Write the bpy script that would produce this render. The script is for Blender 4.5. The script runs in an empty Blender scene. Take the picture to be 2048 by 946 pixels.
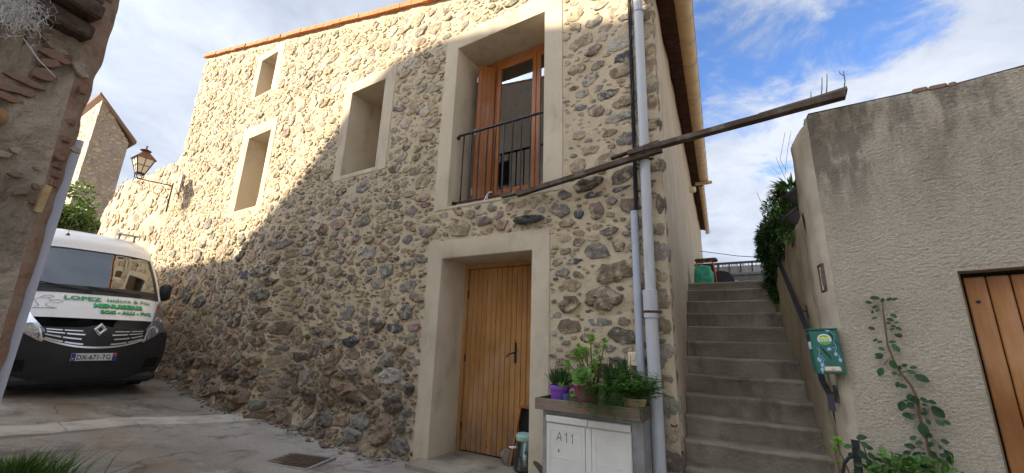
import bpy, bmesh, math, random
import numpy as np
from mathutils import Vector, Matrix, noise, Euler
rnd = random.Random(7)
C = bpy.context.scene.collection
SC = bpy.context.scene
R_ = math.radians

# ------------------------------------------------------------------ camera
F_PX, YAW, PITCH, ROLL = 814.0, R_(121.5), R_(14.4), R_(1.74)
EYE = Vector((0, 0, 1.6))
Fw = Vector((math.cos(YAW)*math.cos(PITCH), math.sin(YAW)*math.cos(PITCH), math.sin(PITCH)))
_r = Vector((math.sin(YAW), -math.cos(YAW), 0)); _u = _r.cross(Fw)
Rt = _r*math.cos(ROLL) + _u*math.sin(ROLL); Up = -_r*math.sin(ROLL) + _u*math.cos(ROLL)
cam = bpy.data.cameras.new('camera'); camo = bpy.data.objects.new('camera', cam); C.objects.link(camo)
cam.sensor_width = 36; cam.lens = F_PX/2048*36; cam.clip_end = 2000; cam.clip_start = 0.05
camo.matrix_world = Matrix(((Rt.x, Up.x, -Fw.x, EYE.x), (Rt.y, Up.y, -Fw.y, EYE.y), (Rt.z, Up.z, -Fw.z, EYE.z), (0, 0, 0, 1)))
SC.camera = camo

def px(x, y, n, p):
    """point of the plane (normal n through p) that the photograph shows at pixel x, y"""
    d = Fw*F_PX + Rt*(x-1024) - Up*(y-473)
    n = Vector(n); t = (n.dot(Vector(p)) - n.dot(EYE))/n.dot(d)
    return EYE + d*t
def pY(x, y, Y): return px(x, y, (0, 1, 0), (0, Y, 0))
def pX(x, y, X): return px(x, y, (1, 0, 0), (X, 0, 0))

# ------------------------------------------------------------------ light
SUN_EL, SUN_AZ = R_(32), R_(-137)
TO_SUN = Vector((math.cos(SUN_AZ)*math.cos(SUN_EL), math.sin(SUN_AZ)*math.cos(SUN_EL), math.sin(SUN_EL)))
sl = bpy.data.lights.new('sun', 'SUN'); so = bpy.data.objects.new('sun', sl); C.objects.link(so)
sl.energy = 2.0; sl.angle = R_(0.53); sl.color = (1.0, 0.87, 0.68)
so.rotation_euler = TO_SUN.to_track_quat('Z', 'Y').to_euler(); so.location = (-20, -20, 30)
W = bpy.data.worlds.new('World'); SC.world = W; W.use_nodes = True
nt = W.node_tree; N = nt.nodes; Lk = nt.links
for n_ in list(N): N.remove(n_)
def node(t, **kw):
    n = N.new(t)
    for k, v in kw.items(): setattr(n, k, v)
    return n
def wmath(op, a, b=None, clamp=False):
    m = N.new('ShaderNodeMath'); m.operation = op; m.use_clamp = clamp
    for i, v in enumerate((a, b)):
        if v is None: continue
        if isinstance(v, (int, float)): m.inputs[i].default_value = v
        else: Lk.new(v, m.inputs[i])
    return m.outputs[0]
sky = node('ShaderNodeTexSky', sky_type='NISHITA', sun_disc=False)
sky.sun_elevation = SUN_EL; sky.sun_rotation = R_(90) - SUN_AZ; sky.air_density = 0.9; sky.dust_density = 0.1; sky.ozone_density = 6.0; sky.altitude = 2500
tc = node('ShaderNodeTexCoord'); sx = node('ShaderNodeSeparateXYZ'); Lk.new(tc.outputs['Generated'], sx.inputs[0])
den = wmath('ADD', wmath('MAXIMUM', sx.outputs[2], 0.0), 0.22)
cx = node('ShaderNodeCombineXYZ'); Lk.new(wmath('DIVIDE', sx.outputs[0], den), cx.inputs[0]); Lk.new(wmath('DIVIDE', sx.outputs[1], den), cx.inputs[1])
def wnoise(scale, detail, rough, off, dist=0.0):
    mp = node('ShaderNodeMapping'); mp.inputs['Location'].default_value = off; Lk.new(cx.outputs[0], mp.inputs[0])
    t = node('ShaderNodeTexNoise'); t.inputs['Scale'].default_value = scale; t.inputs['Detail'].default_value = detail
    t.inputs['Roughness'].default_value = rough; t.inputs['Distortion'].default_value = dist; Lk.new(mp.outputs[0], t.inputs['Vector']); return t.outputs[0]
# a break in the clouds up the alley, thicker cloud elsewhere
CLEAR = (Fw*F_PX + Rt*(1480-1024) - Up*(70-473)).normalized()
vd = node('ShaderNodeVectorMath', operation='DOT_PRODUCT'); Lk.new(tc.outputs['Generated'], vd.inputs[0]); vd.inputs[1].default_value = CLEAR
gap = node('ShaderNodeMapRange', interpolation_type='SMOOTHSTEP'); Lk.new(vd.outputs['Value'], gap.inputs[0])
gap.inputs[1].default_value = 0.90; gap.inputs[2].default_value = 0.995; gap.inputs[3].default_value = 0.0; gap.inputs[4].default_value = 0.212
n1 = wnoise(1.5, 8, 0.58, (3.1, 0.4, 0), 0.25); n2 = wnoise(5.0, 9, 0.66, (1.0, 5.0, 0), 0.5)
cov = wmath('SUBTRACT', wmath('ADD', wmath('MULTIPLY', n1, 0.55), wmath('MULTIPLY', n2, 0.45)), gap.outputs[0])
ramp = node('ShaderNodeMapRange', interpolation_type='SMOOTHSTEP'); Lk.new(cov, ramp.inputs[0])
ramp.inputs[1].default_value = 0.22; ramp.inputs[2].default_value = 0.37; ramp.inputs[3].default_value = 0.0; ramp.inputs[4].default_value = 0.96
shade = node('ShaderNodeMapRange'); Lk.new(wmath('ADD', wmath('MULTIPLY', wnoise(0.9, 5, 0.5, (9, 2, 0)), 0.7), wmath('MULTIPLY', n2, 0.3)), shade.inputs[0])
shade.inputs[1].default_value = 0.36; shade.inputs[2].default_value = 0.62
ccol = node('ShaderNodeMix', data_type='RGBA'); Lk.new(shade.outputs[0], ccol.inputs['Factor'])
ccol.inputs['A'].default_value = (0.33, 0.39, 0.50, 1); ccol.inputs['B'].default_value = (0.70, 0.74, 0.82, 1)
skm = node('ShaderNodeVectorMath', operation='SCALE'); Lk.new(sky.outputs[0], skm.inputs[0]); skm.inputs['Scale'].default_value = 0.52
# clouds scatter forward: the whole sky brightens smoothly towards the sun
sd_ = node('ShaderNodeVectorMath', operation='DOT_PRODUCT'); Lk.new(tc.outputs['Generated'], sd_.inputs[0]); sd_.inputs[1].default_value = TO_SUN
ph = wmath('ADD', 1.72, wmath('MULTIPLY', wmath('POWER', wmath('MULTIPLY', wmath('ADD', sd_.outputs['Value'], 1.0), 0.5), 24.0), 20.0))
CLOUD = node('ShaderNodeVectorMath', operation='SCALE'); Lk.new(ccol.outputs['Result'], CLOUD.inputs[0]); Lk.new(ph, CLOUD.inputs['Scale'])
mx = node('ShaderNodeMix', data_type='RGBA'); Lk.new(ramp.outputs[0], mx.inputs['Factor']); Lk.new(skm.outputs[0], mx.inputs['A']); Lk.new(CLOUD.outputs[0], mx.inputs['B'])
bg = node('ShaderNodeBackground'); bg.inputs['Strength'].default_value = 0.1; Lk.new(mx.outputs['Result'], bg.inputs[0])
wo = node('ShaderNodeOutputWorld'); Lk.new(bg.outputs[0], wo.inputs[0])
vs = SC.view_settings; vs.view_transform = 'Standard'; vs.look = 'None'; vs.gamma = 1; vs.exposure = 2.88

# ------------------------------------------------------------------ helpers
class MB:
    def __init__(s): s.v = []; s.f = []; s.c = []; s.m = []; s.col = (1, 1, 1); s.mi = 0
    def add(s, vs, fs):
        o = len(s.v); s.v += [tuple(p) for p in vs]
        for f in fs: s.f.append(tuple(i+o for i in f)); s.c.append(s.col); s.m.append(s.mi)
        return s
    def box(s, a, b, M=None, bev=0.0):
        (x0, y0, z0), (x1, y1, z1) = a, b
        if bev > 0:
            vs = []; e = bev
            for z, i in ((z0, e), (z0+e, 0), (z1-e, 0), (z1, e)):
                for (x, y) in ((x0+i+e, y0+i), (x1-i-e, y0+i), (x1-i, y0+i+e), (x1-i, y1-i-e), (x1-i-e, y1-i), (x0+i+e, y1-i), (x0+i, y1-i-e), (x0+i, y0+i+e)): vs.append(Vector((x, y, z)))
            fs = [tuple(range(7, -1, -1)), tuple(range(24, 32))]
            for k in range(3):
                for j in range(8): fs.append((k*8+j, k*8+(j+1) % 8, k*8+8+(j+1) % 8, k*8+8+j))
        else:
            vs = [Vector(p) for p in ((x0, y0, z0), (x1, y0, z0), (x1, y1, z0), (x0, y1, z0), (x0, y0, z1), (x1, y0, z1), (x1, y1, z1), (x0, y1, z1))]
            fs = [(3, 2, 1, 0), (4, 5, 6, 7), (0, 1, 5, 4), (1, 2, 6, 5), (2, 3, 7, 6), (3, 0, 4, 7)]
        if M is not None: vs = [M @ v for v in vs]
        return s.add(vs, fs)
    def beam(s, p, q, w, h, up=(0, 0, 1), bev=0.0):
        p = Vector(p); q = Vector(q); d = (q-p); L = d.length; d.normalize()
        u = Vector(up); sd = d.cross(u).normalized(); u = sd.cross(d)
        M = Matrix(((d.x, sd.x, u.x, p.x), (d.y, sd.y, u.y, p.y), (d.z, sd.z, u.z, p.z), (0, 0, 0, 1)))
        return s.box((0, -w/2, -h/2), (L, w/2, h/2), M, bev)
    def tube(s, pts, r, n=8, caps=True, flat=1.0):
        pts = [Vector(p) for p in pts]; rs = r if isinstance(r, (list, tuple)) else [r]*len(pts)
        vs = []; fs = []; prev = None
        for i, p in enumerate(pts):
            d = (pts[min(i+1, len(pts)-1)] - pts[max(i-1, 0)])
            if d.length < 1e-9: d = Vector((0, 0, 1))
            d.normalize()
            if prev is None:
                a = Vector((0, 0, 1)) if abs(d.z) < .9 else Vector((1, 0, 0))
                sd = d.cross(a).normalized()
            else:
                sd = prev - d*prev.dot(d)
                if sd.length < 1e-6: sd = d.orthogonal()
                sd.normalize()
            prev = sd; u = d.cross(sd)
            for k in range(n):
                a = 2*math.pi*k/n; vs.append(p + sd*math.cos(a)*rs[i] + u*math.sin(a)*rs[i]*flat)
        for i in range(len(pts)-1):
            for k in range(n): fs.append((i*n+k, i*n+(k+1) % n, (i+1)*n+(k+1) % n, (i+1)*n+k))
        if caps: fs.append(tuple(range(n-1, -1, -1))); fs.append(tuple((len(pts)-1)*n+k for k in range(n)))
        return s.add(vs, fs)
    def lathe(s, c, prof, n=20, axis=(0, 0, 1), M=None):
        a = Vector(axis).normalized(); sd = a.orthogonal().normalized(); u = a.cross(sd); c = Vector(c); vs = []; fs = []
        for (r, h) in prof:
            for k in range(n):
                t = 2*math.pi*k/n; vs.append(c + a*h + sd*math.cos(t)*r + u*math.sin(t)*r)
        for i in range(len(prof)-1):
            for k in range(n): fs.append((i*n+k, i*n+(k+1) % n, (i+1)*n+(k+1) % n, (i+1)*n+k))
        return s.add(vs, fs)
    def prism(s, poly, d):
        """poly: 3-D points of a planar outline; d: extrusion vector"""
        poly = [Vector(p) for p in poly]; d = Vector(d); n = len(poly)
        vs = poly + [p+d for p in poly]
        fs = [tuple(range(n-1, -1, -1)), tuple(range(n, 2*n))] + [(i, (i+1) % n, n+(i+1) % n, n+i) for i in range(n)]
        return s.add(vs, fs)
    def leaf(s, b, d, up, L, w, bend=0.2, fold=0.15, tip=0.0):
        b = Vector(b); d = Vector(d).normalized(); up = Vector(up); sd = d.cross(up)
        if sd.length < 1e-4: sd = d.orthogonal()
        sd.normalize(); up = sd.cross(d)
        vs = [b, b+d*L*.35+sd*w/2+up*(fold*w), b+d*L*.35-sd*w/2+up*(fold*w), b+d*L*.4-up*0.0, b+d*L*.72+sd*w*.36-up*(bend*L*.35-fold*w), b+d*L*.72-sd*w*.36-up*(bend*L*.35-fold*w), b+d*L*.72-up*bend*L*.35, b+d*L-up*bend*L]
        return s.add(vs, [(0, 1, 3), (0, 3, 2), (1, 4, 6, 3), (3, 6, 5, 2), (4, 7, 6), (6, 7, 5)])

def build(name, mb, mat, parent=None, smooth=False, base=None, local=False, autos=None):
    me = bpy.data.meshes.new(name)
    off = Vector((0, 0, 0))
    if parent is not None and not local:
        p = parent
        while p is not None: off = off + p.location; p = p.parent
    elif base is not None: off = Vector(base)
    vv = np.array(mb.v, dtype=np.float64).reshape(-1, 3) - np.array(off)
    me.from_pydata(vv.tolist(), [], mb.f); 
    if isinstance(mat, (list, tuple)):
        for m in mat: me.materials.append(m)
        me.polygons.foreach_set('material_index', mb.m)
    else: me.materials.append(mat)
    if any(c != (1, 1, 1) for c in mb.c):
        at = me.color_attributes.new('Col', 'FLOAT_COLOR', 'CORNER')
        tot = np.array([len(f) for f in mb.f]); arr = np.repeat(np.array([tuple(c)+(1,) for c in mb.c], dtype=np.float32), tot, axis=0)
        at.data.foreach_set('color', arr.ravel())
    if smooth: me.polygons.foreach_set('use_smooth', [True]*len(me.polygons))
    if smooth and autos: me.set_sharp_from_angle(angle=R_(autos))
    me.update()
    o = bpy.data.objects.new(name, me); C.objects.link(o)
    if parent is not None: o.parent = parent
    elif base is not None: o.location = off
    return o
def tag(o, label=None, cat=None, group=None, kind=None):
    if label: o['label'] = label
    if cat: o['category'] = cat
    if group: o['group'] = group
    if kind: o['kind'] = kind
    return o
def thing(name, loc, label, cat, group=None, rz=0.0):
    o = bpy.data.objects.new(name, None); C.objects.link(o); o.location = loc; o.rotation_euler = (0, 0, rz); o.empty_display_size = 0.1
    return tag(o, label, cat, group)

class MT:
    """small wrapper round a material's node tree"""
    def __init__(s, name):
        s.m = bpy.data.materials.new(name); s.m.use_nodes = True; s.t = s.m.node_tree; s.p = s.t.nodes['Principled BSDF']; s.tc = s.t.nodes.new('ShaderNodeTexCoord')
    def n(s, t, **kw):
        x = s.t.nodes.new(t)
        for k, v in kw.items(): setattr(x, k, v)
        return x
    def lk(s, a, b): s.t.links.new(a, b)
    def noise(s, scale, detail=4, rough=.55, stretch=(1, 1, 1), dist=0.0, off=(0, 0, 0), coord='Object'):
        mp = s.n('ShaderNodeMapping'); mp.inputs['Scale'].default_value = stretch; mp.inputs['Location'].default_value = off; s.lk(s.tc.outputs[coord], mp.inputs[0])
        t = s.n('ShaderNodeTexNoise'); t.inputs['Scale'].default_value = scale; t.inputs['Detail'].default_value = detail; t.inputs['Roughness'].default_value = rough; t.inputs['Distortion'].default_value = dist
        s.lk(mp.outputs[0], t.inputs['Vector']); return t.outputs[0]
    def rng(s, v, a, b, c=0.0, d=1.0, smooth=True):
        m = s.n('ShaderNodeMapRange'); 
        if smooth: m.interpolation_type = 'SMOOTHSTEP'
        s.lk(v, m.inputs[0])
        for i, k in enumerate((a, b, c, d)): m.inputs[i+1].default_value = k
        return m.outputs[0]
    def mix(s, f, a, b, mode='MIX'):
        m = s.n('ShaderNodeMix', data_type='RGBA', blend_type=mode)
        for k, v in (('Factor', f), ('A', a), ('B', b)):
            if isinstance(v, (int, float)): m.inputs[k].default_value = v
            elif isinstance(v, tuple): m.inputs[k].default_value = v if len(v) == 4 else v+(1,)
            else: s.lk(v, m.inputs[k])
        return m.outputs['Result']
    def math(s, op, a, b):
        m = s.n('ShaderNodeMath'); m.operation = op
        for i, v in enumerate((a, b)):
            if isinstance(v, (int, float)): m.inputs[i].default_value = v
            else: s.lk(v, m.inputs[i])
        return m.outputs[0]
    def xyz(s):
        x = s.n('ShaderNodeSeparateXYZ'); s.lk(s.tc.outputs['Object'], x.inputs[0]); return x.outputs
    def attr(s):
        a = s.n('ShaderNodeAttribute'); a.attribute_name = 'Col'; return a.outputs['Color']
    def bump(s, h, strength=.5, dist=.01):
        b = s.n('ShaderNodeBump'); b.inputs['Strength'].default_value = strength; b.inputs['Distance'].default_value = dist; s.lk(h, b.inputs['Height'])
        prev = s.p.inputs['Normal'].links
        if prev: s.lk(prev[0].from_socket, b.inputs['Normal'])
        s.lk(b.outputs[0], s.p.inputs['Normal'])
    def fin(s, col, rough=.85, spec=.25, metal=0.0):
        if isinstance(col, tuple): s.p.inputs['Base Color'].default_value = col+(1,) if len(col) == 3 else col
        else: s.lk(col, s.p.inputs['Base Color'])
        if isinstance(rough, (int, float)): s.p.inputs['Roughness'].default_value = rough
        else: s.lk(rough, s.p.inputs['Roughness'])
        s.p.inputs['Specular IOR Level'].default_value = spec; s.p.inputs['Metallic'].default_value = metal
        return s.m
def simple(name, col, col2=None, scale=8, rough=.6, spec=.3, metal=0.0, bump=0.0, bscale=60, bdist=.004, stretch=(1, 1, 1)):
    m = MT(name); c = col
    if col2 is not None: c = m.mix(m.rng(m.noise(scale, 5, .6, stretch), .35, .65), col, col2)
    if bump: m.bump(m.noise(bscale, 4, .6, stretch), bump, bdist)
    return m.fin(c, rough, spec, metal)

# ------------------------------------------------------------------ materials
def mk_mortar():
    m = MT('sandy_mortar'); big = m.noise(.7, 5, .6); mid = m.noise(5, 6, .65); fine = m.noise(120, 3, .6); st = m.noise(2.2, 5, .6, (3, 3, .5), off=(3, 1, 2))
    c = m.mix(m.rng(big, .35, .68), (.58, .465, .305), (.50, .41, .285)); c = m.mix(m.rng(mid, .4, .75, 0, .55), c, (.56, .45, .28))
    c = m.mix(m.rng(st, .55, .78, 0, .5), c, (.29, .23, .155)); c = m.mix(m.rng(fine, .3, .7, 0, .3), c, (.30, .23, .15))
    z = m.xyz()[2]; damp = m.math('MULTIPLY', m.rng(z, .1, 1.3, .75, 0), m.rng(m.noise(1.6, 6, .65, off=(7, 7, 1)), .38, .62)); c = m.mix(damp, c, (.16, .125, .085))
    x_ = m.xyz(); moss = m.math('MULTIPLY', m.math('MULTIPLY', m.rng(x_[2], 2.85, 3.3), m.rng(x_[2], 3.42, 3.5, 1, 0)), m.math('MULTIPLY', m.rng(x_[0], -3.5, -3.0), m.rng(x_[0], -2.6, -2.2, 1, 0))); c = m.mix(m.math('MULTIPLY', moss, m.rng(m.noise(7, 5, .65, (1, 1, .35), off=(6, 1, 4)), .40, .58, 0, .85)), c, (.10, .09, .045))
    m.bump(mid, .6, .035); m.bump(m.noise(28, 5, .65), .8, .014); m.bump(fine, .5, .004); return m.fin(c, .95, .15)
def mk_stone():
    m = MT('rubble_stone'); a = m.attr(); n1 = m.noise(14, 7, .68); n2 = m.noise(70, 4, .6); n3 = m.noise(7, 6, .7, off=(1, 4, 2)); n4 = m.noise(2.4, 3, .5)
    c = m.mix(m.rng(n1, .3, .72), m.mix(1.0, a, (.62, .6, .58), 'MULTIPLY'), m.mix(1.0, a, (1.12, 1.1, 1.06), 'MULTIPLY'))
    c = m.mix(m.rng(n2, .5, .8, 0, .6), c, m.mix(1.0, a, (1.5, 1.45, 1.35), 'MULTIPLY')); c = m.mix(m.rng(n2, .15, .42, .6, 0), c, (.04, .034, .028))
    z = m.n('ShaderNodeSeparateXYZ'); geo = m.n('ShaderNodeNewGeometry'); m.lk(geo.outputs['Position'], z.inputs[0]); lowness = m.math('ADD', m.rng(z.outputs[2], .6, 2.2, -.10, .0), m.rng(z.outputs[2], 3.0, 5.0, .0, .045))
    sm = m.rng(m.math('ADD', n3, lowness), .50, .62, 0, .88); c = m.mix(sm, c, m.mix(m.rng(n4, .35, .65), (.54, .43, .28), (.47, .385, .265)))
    m.bump(n3, .6, .03); m.bump(n1, 1.0, .03); m.bump(m.noise(38, 5, .7, off=(3, 3, 3)), 1.0, .014); m.bump(n2, .8, .006); return m.fin(c, .92, .2)
def mk_render(name, a, b, dirt, bumps=(30, .35, .006), stain=None):
    m = MT(name); c = m.mix(m.rng(m.noise(1.1, 5, .6), .35, .68), a, b); c = m.mix(m.rng(m.noise(3.2, 6, .65, (1, 1, .4), off=(4, 0, 0)), .47, .74, 0, .7), c, dirt)
    c = m.mix(m.rng(m.noise(90, 3, .6), .3, .75, 0, .3), c, tuple(x*.6 for x in a)); m.bump(m.noise(bumps[0], 4, .6), bumps[1], bumps[2]); m.bump(m.noise(3, 4, .5), .3, .02); m.bump(m.noise(160, 2, .5), .35, .003); return m.fin(c, .93, .15)
def mk_crepi():
    m = MT('roughcast_render'); c = m.mix(m.rng(m.noise(.9, 5, .6), .35, .68), (.70, .595, .44), (.61, .515, .38))
    x = m.xyz(); top = m.rng(x[2], 2.35, 3.65, 0, 1); lef = m.rng(x[0], .35, 1.75, 1, .12)
    streak = m.rng(m.noise(6, 6, .7, (1, 1, .28), off=(2, 1, 0)), .36, .62); blot = m.rng(m.noise(1.7, 5, .6, (1, 1, .8), off=(1, 5, 3)), .3, .62)
    f = m.math('MULTIPLY', m.math('MULTIPLY', top, lef), m.math('MULTIPLY', streak, blot)); f = m.math('MINIMUM', m.math('MULTIPLY', f, 1.3), .62)
    c = m.mix(f, c, (.085, .075, .062)); c = m.mix(m.rng(m.noise(70, 3, .6), .3, .7, 0, .3), c, (.25, .2, .14))
    m.bump(m.noise(58, 4, .75, (1, 1, 1.7)), 1.0, .03); m.bump(m.noise(130, 3, .6), .8, .005); return m.fin(c, .95, .12)
def mk_wood(name, a, b, dark, axis=2, rough=.5, spec=.35, ring=14, wear=0.0):
    m = MT(name); st = [16, 16, 16]; st[axis] = 1.0; st = tuple(st)
    info = m.n('ShaderNodeObjectInfo'); mp = m.n('ShaderNodeMapping'); m.lk(m.tc.outputs['Object'], mp.inputs[0]); mp.inputs['Scale'].default_value = st
    cb = m.n('ShaderNodeCombineXYZ'); 
    for i in range(3): m.lk(m.math('MULTIPLY', info.outputs['Random'], 37.0), cb.inputs[i])
    m.lk(cb.outputs[0], mp.inputs['Location'])
    t = m.n('ShaderNodeTexNoise'); t.inputs['Scale'].default_value = 2.2; t.inputs['Detail'].default_value = 6; t.inputs['Roughness'].default_value = .62; t.inputs['Distortion'].default_value = .6; m.lk(mp.outputs[0], t.inputs[0]); g = t.outputs[0]
    c = m.mix(m.rng(g, .3, .7), a, b); c = m.mix(m.rng(m.noise(1.3, 4, .5, off=(3, 3, 3)), .4, .75, 0, .5), c, dark)
    v = m.n('ShaderNodeTexVoronoi'); v.inputs['Scale'].default_value = 3.6; v.inputs['Randomness'].default_value = 1.0
    mp2 = m.n('ShaderNodeMapping'); s2 = [1.6, 1.6, 1.6]; s2[axis] = 1.0; mp2.inputs['Scale'].default_value = s2; m.lk(m.tc.outputs['Object'], mp2.inputs[0]); m.lk(cb.outputs[0], mp2.inputs['Location']); m.lk(mp2.outputs[0], v.inputs['Vector'])
    c = m.mix(m.rng(v.outputs['Distance'], .03, .075, .85, 0), c, tuple(x*.3 for x in dark)); 
    c = m.mix(m.math('MULTIPLY', info.outputs['Random'], .35), c, dark)
    if wear: c = m.mix(m.rng(m.noise(3.5, 6, .7, off=(1, 8, 2)), .45, .7, 0, wear), c, (.33, .31, .28))
    if axis == 2:
        z = m.xyz()[2]; low = m.math('MULTIPLY', m.rng(z, .1, .75, .75, 0), m.rng(m.noise(6, 6, .7, (2, 2, .5), off=(4, 4, 4)), .35, .6)); c = m.mix(low, c, tuple(.55*x+.07 for x in dark))
        c = m.mix(m.rng(m.noise(2.3, 5, .6, (1, 1, .5), off=(9, 2, 5)), .48, .74, 0, .45), c, tuple(min(.7, .75*x+.14) for x in a))
    m.bump(g, .35, .004); return m.fin(c, rough, spec)
def mk_leaf(name, a, b, rough=.55):
    m = MT(name); at = m.attr(); c = m.mix(m.rng(m.noise(9, 3, .5), .35, .65), a, b); c = m.mix(1.0, c, at, 'MULTIPLY')
    m.p.inputs['Subsurface Weight'].default_value = 0.0
    mm = m.fin(c, rough, .3); tr = m.n('ShaderNodeBsdfTranslucent'); m.lk(c, tr.inputs[0]); ms = m.n('ShaderNodeMixShader'); ms.inputs[0].default_value = .25
    out = m.t.nodes['Material Output']; m.lk(m.p.outputs[0], ms.inputs[1]); m.lk(tr.outputs[0], ms.inputs[2]); m.lk(ms.outputs[0], out.inputs[0]); return mm
def mk_ground():
    m = MT('worn_street_concrete'); big = m.noise(.45, 6, .65); mid = m.noise(1.9, 7, .68, dist=.5); fine = m.noise(60, 4, .65); grit = m.noise(240, 2, .5)
    c = m.mix(m.rng(big, .36, .64), (.27, .24, .205), (.42, .38, .33)); c = m.mix(m.rng(mid, .48, .66, 0, .85), c, (.13, .105, .085))
    c = m.mix(m.rng(m.noise(1.1, 6, .7, off=(5, 2, 0)), .54, .66, 0, .75), c, (.52, .48, .42)); c = m.mix(m.rng(fine, .3, .7, 0, .45), c, (.085, .075, .065)); c = m.mix(m.rng(grit, .58, .75, 0, .5), c, (.34, .31, .27))
    x = m.xyz(); tr = m.rng(m.math('ABSOLUTE', m.math('ADD', m.math('ADD', x[1], m.math('MULTIPLY', x[0], -.06)), -2.55), 0), .0, .42, 1, 0); tr = m.math('MULTIPLY', tr, m.rng(m.noise(.9, 5, .6, (.5, 1, 1), off=(2, 2, 0)), .4, .58))
    c = m.mix(m.math('MULTIPLY', tr, .5), c, (.25, .17, .10))
    wv = m.n('ShaderNodeVectorMath', operation='ADD'); nz = m.n('ShaderNodeTexNoise'); nz.inputs['Scale'].default_value = 1.6; nz.inputs['Detail'].default_value = 6; m.lk(m.tc.outputs['Object'], nz.inputs[0]); sc = m.n('ShaderNodeVectorMath', operation='SCALE'); m.lk(nz.outputs[1], sc.inputs[0]); sc.inputs['Scale'].default_value = .7; m.lk(m.tc.outputs['Object'], wv.inputs[0]); m.lk(sc.outputs[0], wv.inputs[1])
    vo = m.n('ShaderNodeTexVoronoi', feature='DISTANCE_TO_EDGE'); vo.inputs['Scale'].default_value = .55; m.lk(wv.outputs[0], vo.inputs['Vector']); crk = m.rng(vo.outputs['Distance'], .002, .008, .6, 0); crk = m.math('MULTIPLY', crk, m.rng(m.noise(.8, 3, .5, off=(8, 8, 8)), .42, .56)); c = m.mix(crk, c, (.06, .05, .042))
    m.bump(mid, .3, .02); m.bump(fine, .5, .008); m.bump(grit, .4, .003); return m.fin(c, .9, .25)
M = {}
M['mortar'] = mk_mortar(); M['stone'] = mk_stone(); M['ground'] = mk_ground(); M['crepi'] = mk_crepi()
M['surround'] = mk_render('smooth_sand_render', (.59, .50, .365), (.50, .42, .305), (.33, .27, .19))
M['alley_render'] = mk_render('alley_sand_render', (.56, .46, .33), (.50, .40, .28), (.29, .22, .15))
M['parapet'] = mk_render('damp_sand_render', (.40, .33, .22), (.30, .24, .16), (.10, .085, .055), (45, .6, .012))
M['step'] = mk_render('weathered_concrete', (.38, .335, .26), (.22, .19, .142), (.06, .052, .038), (30, .9, .016))
M['oldplaster'] = mk_render('crumbling_plaster', (.45, .375, .285), (.17, .13, .09), (.05, .038, .03), (22, 1.0, .035))  # near-black mottling paints the shade of cavities into the plaster
M['facing'] = mk_render('pale_house_render', (.60, .52, .41), (.52, .45, .35), (.36, .30, .22))
M['door'] = mk_wood('honey_varnished_wood', (.56, .30, .105), (.42, .20, .055), (.24, .10, .03))
M['window_wood'] = mk_wood('orange_varnished_wood', (.40, .145, .032), (.30, .10, .02), (.17, .05, .012), rough=.4)
M['garage'] = mk_wood('dark_stained_wood', (.52, .225, .05), (.36, .14, .03), (.17, .06, .015), rough=.45)
M['grey_wood'] = mk_wood('weathered_grey_wood', (.20, .165, .13), (.13, .105, .085), (.07, .05, .04), axis=0, rough=.9, spec=.1)
M['beam_wood'] = mk_wood('old_brown_timber', (.11, .075, .052), (.06, .038, .026), (.03, .019, .014), axis=0, rough=.85, spec=.15, wear=.35)
M['crate_wood'] = mk_wood('grey_crate_board', (.33, .245, .18), (.22, .165, .13), (.13, .09, .07), axis=0, rough=.85, spec=.1)
M['terracotta'] = simple('terracotta', (.56, .20, .075), (.42, .15, .06), 9, .85, .15, bump=.5, bscale=40)
M['tile_end'] = simple('weathered_tile', (.33, .20, .09), (.22, .13, .07), 14, .9, .1, bump=.5)
M['brick'] = simple('old_brick', (.23, .135, .095), (.20, .14, .105), 12, .92, .1, bump=.8, bscale=45, bdist=.008)
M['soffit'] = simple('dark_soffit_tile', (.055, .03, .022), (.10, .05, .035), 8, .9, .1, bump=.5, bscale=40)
def mk_pvc():
    m = MT('grimy_grey_pvc'); c = m.mix(m.rng(m.noise(3, 5, .6, (1, 1, .4)), .35, .7), (.47, .475, .48), (.40, .40, .40)); c = m.mix(m.rng(m.noise(9, 6, .7, (1.6, 1.6, .12), off=(2, 2, 2)), .5, .72, 0, .55), c, (.22, .205, .18)); c = m.mix(m.rng(m.noise(60, 3, .6), .62, .75, 0, .5), c, (.2, .18, .15)); return m.fin(c, .5, .35)
M['pvc'] = mk_pvc()
M['pvc_grey'] = simple('grey_conduit', (.40, .42, .46), (.35, .37, .41), 3, .45, .4)
M['gutter'] = simple('sand_gutter', (.58, .40, .20), (.48, .33, .17), 5, .5, .3)
M['black'] = simple('black_paint', (.018, .019, .022), None, rough=.45, spec=.4)
M['black_cable'] = simple('black_rubber', (.012, .012, .014), None, rough=.6)
M['iron'] = simple('rusty_iron', (.10, .045, .025), (.05, .03, .022), 30, .85, .2, bump=.4)
M['steel'] = simple('galvanised_steel', (.45, .45, .45), None, rough=.4, metal=.8)
M['rust_grate'] = simple('rusted_cast_iron', (.13, .075, .05), (.075, .05, .038), 20, .85, .25, bump=.5)
M['cabinet'] = simple('cream_meter_plastic', (.72, .68, .60), (.66, .62, .54), 4, .55, .3, bump=.1, bscale=200)
M['concrete'] = simple('grey_cast_concrete', (.30, .29, .27), (.22, .21, .20), 6, .9, .15, bump=.5)
M['purple'] = simple('purple_plastic', (.20, .075, .36), None, rough=.4)
M['magenta'] = simple('magenta_plastic', (.36, .015, .14), None, rough=.4)
M['bluecup'] = simple('blue_glazed_clay', (.055, .085, .22), (.09, .12, .26), 12, .35)
M['soil'] = simple('potting_soil', (.035, .025, .018), (.06, .045, .03), 30, .95, .1, bump=.8)
M['cream'] = simple('cream_plastic', (.66, .55, .38), None, rough=.45)
M['dark'] = simple('unlit_interior', (.02, .018, .016), None, rough=.9, spec=.1)
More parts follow.
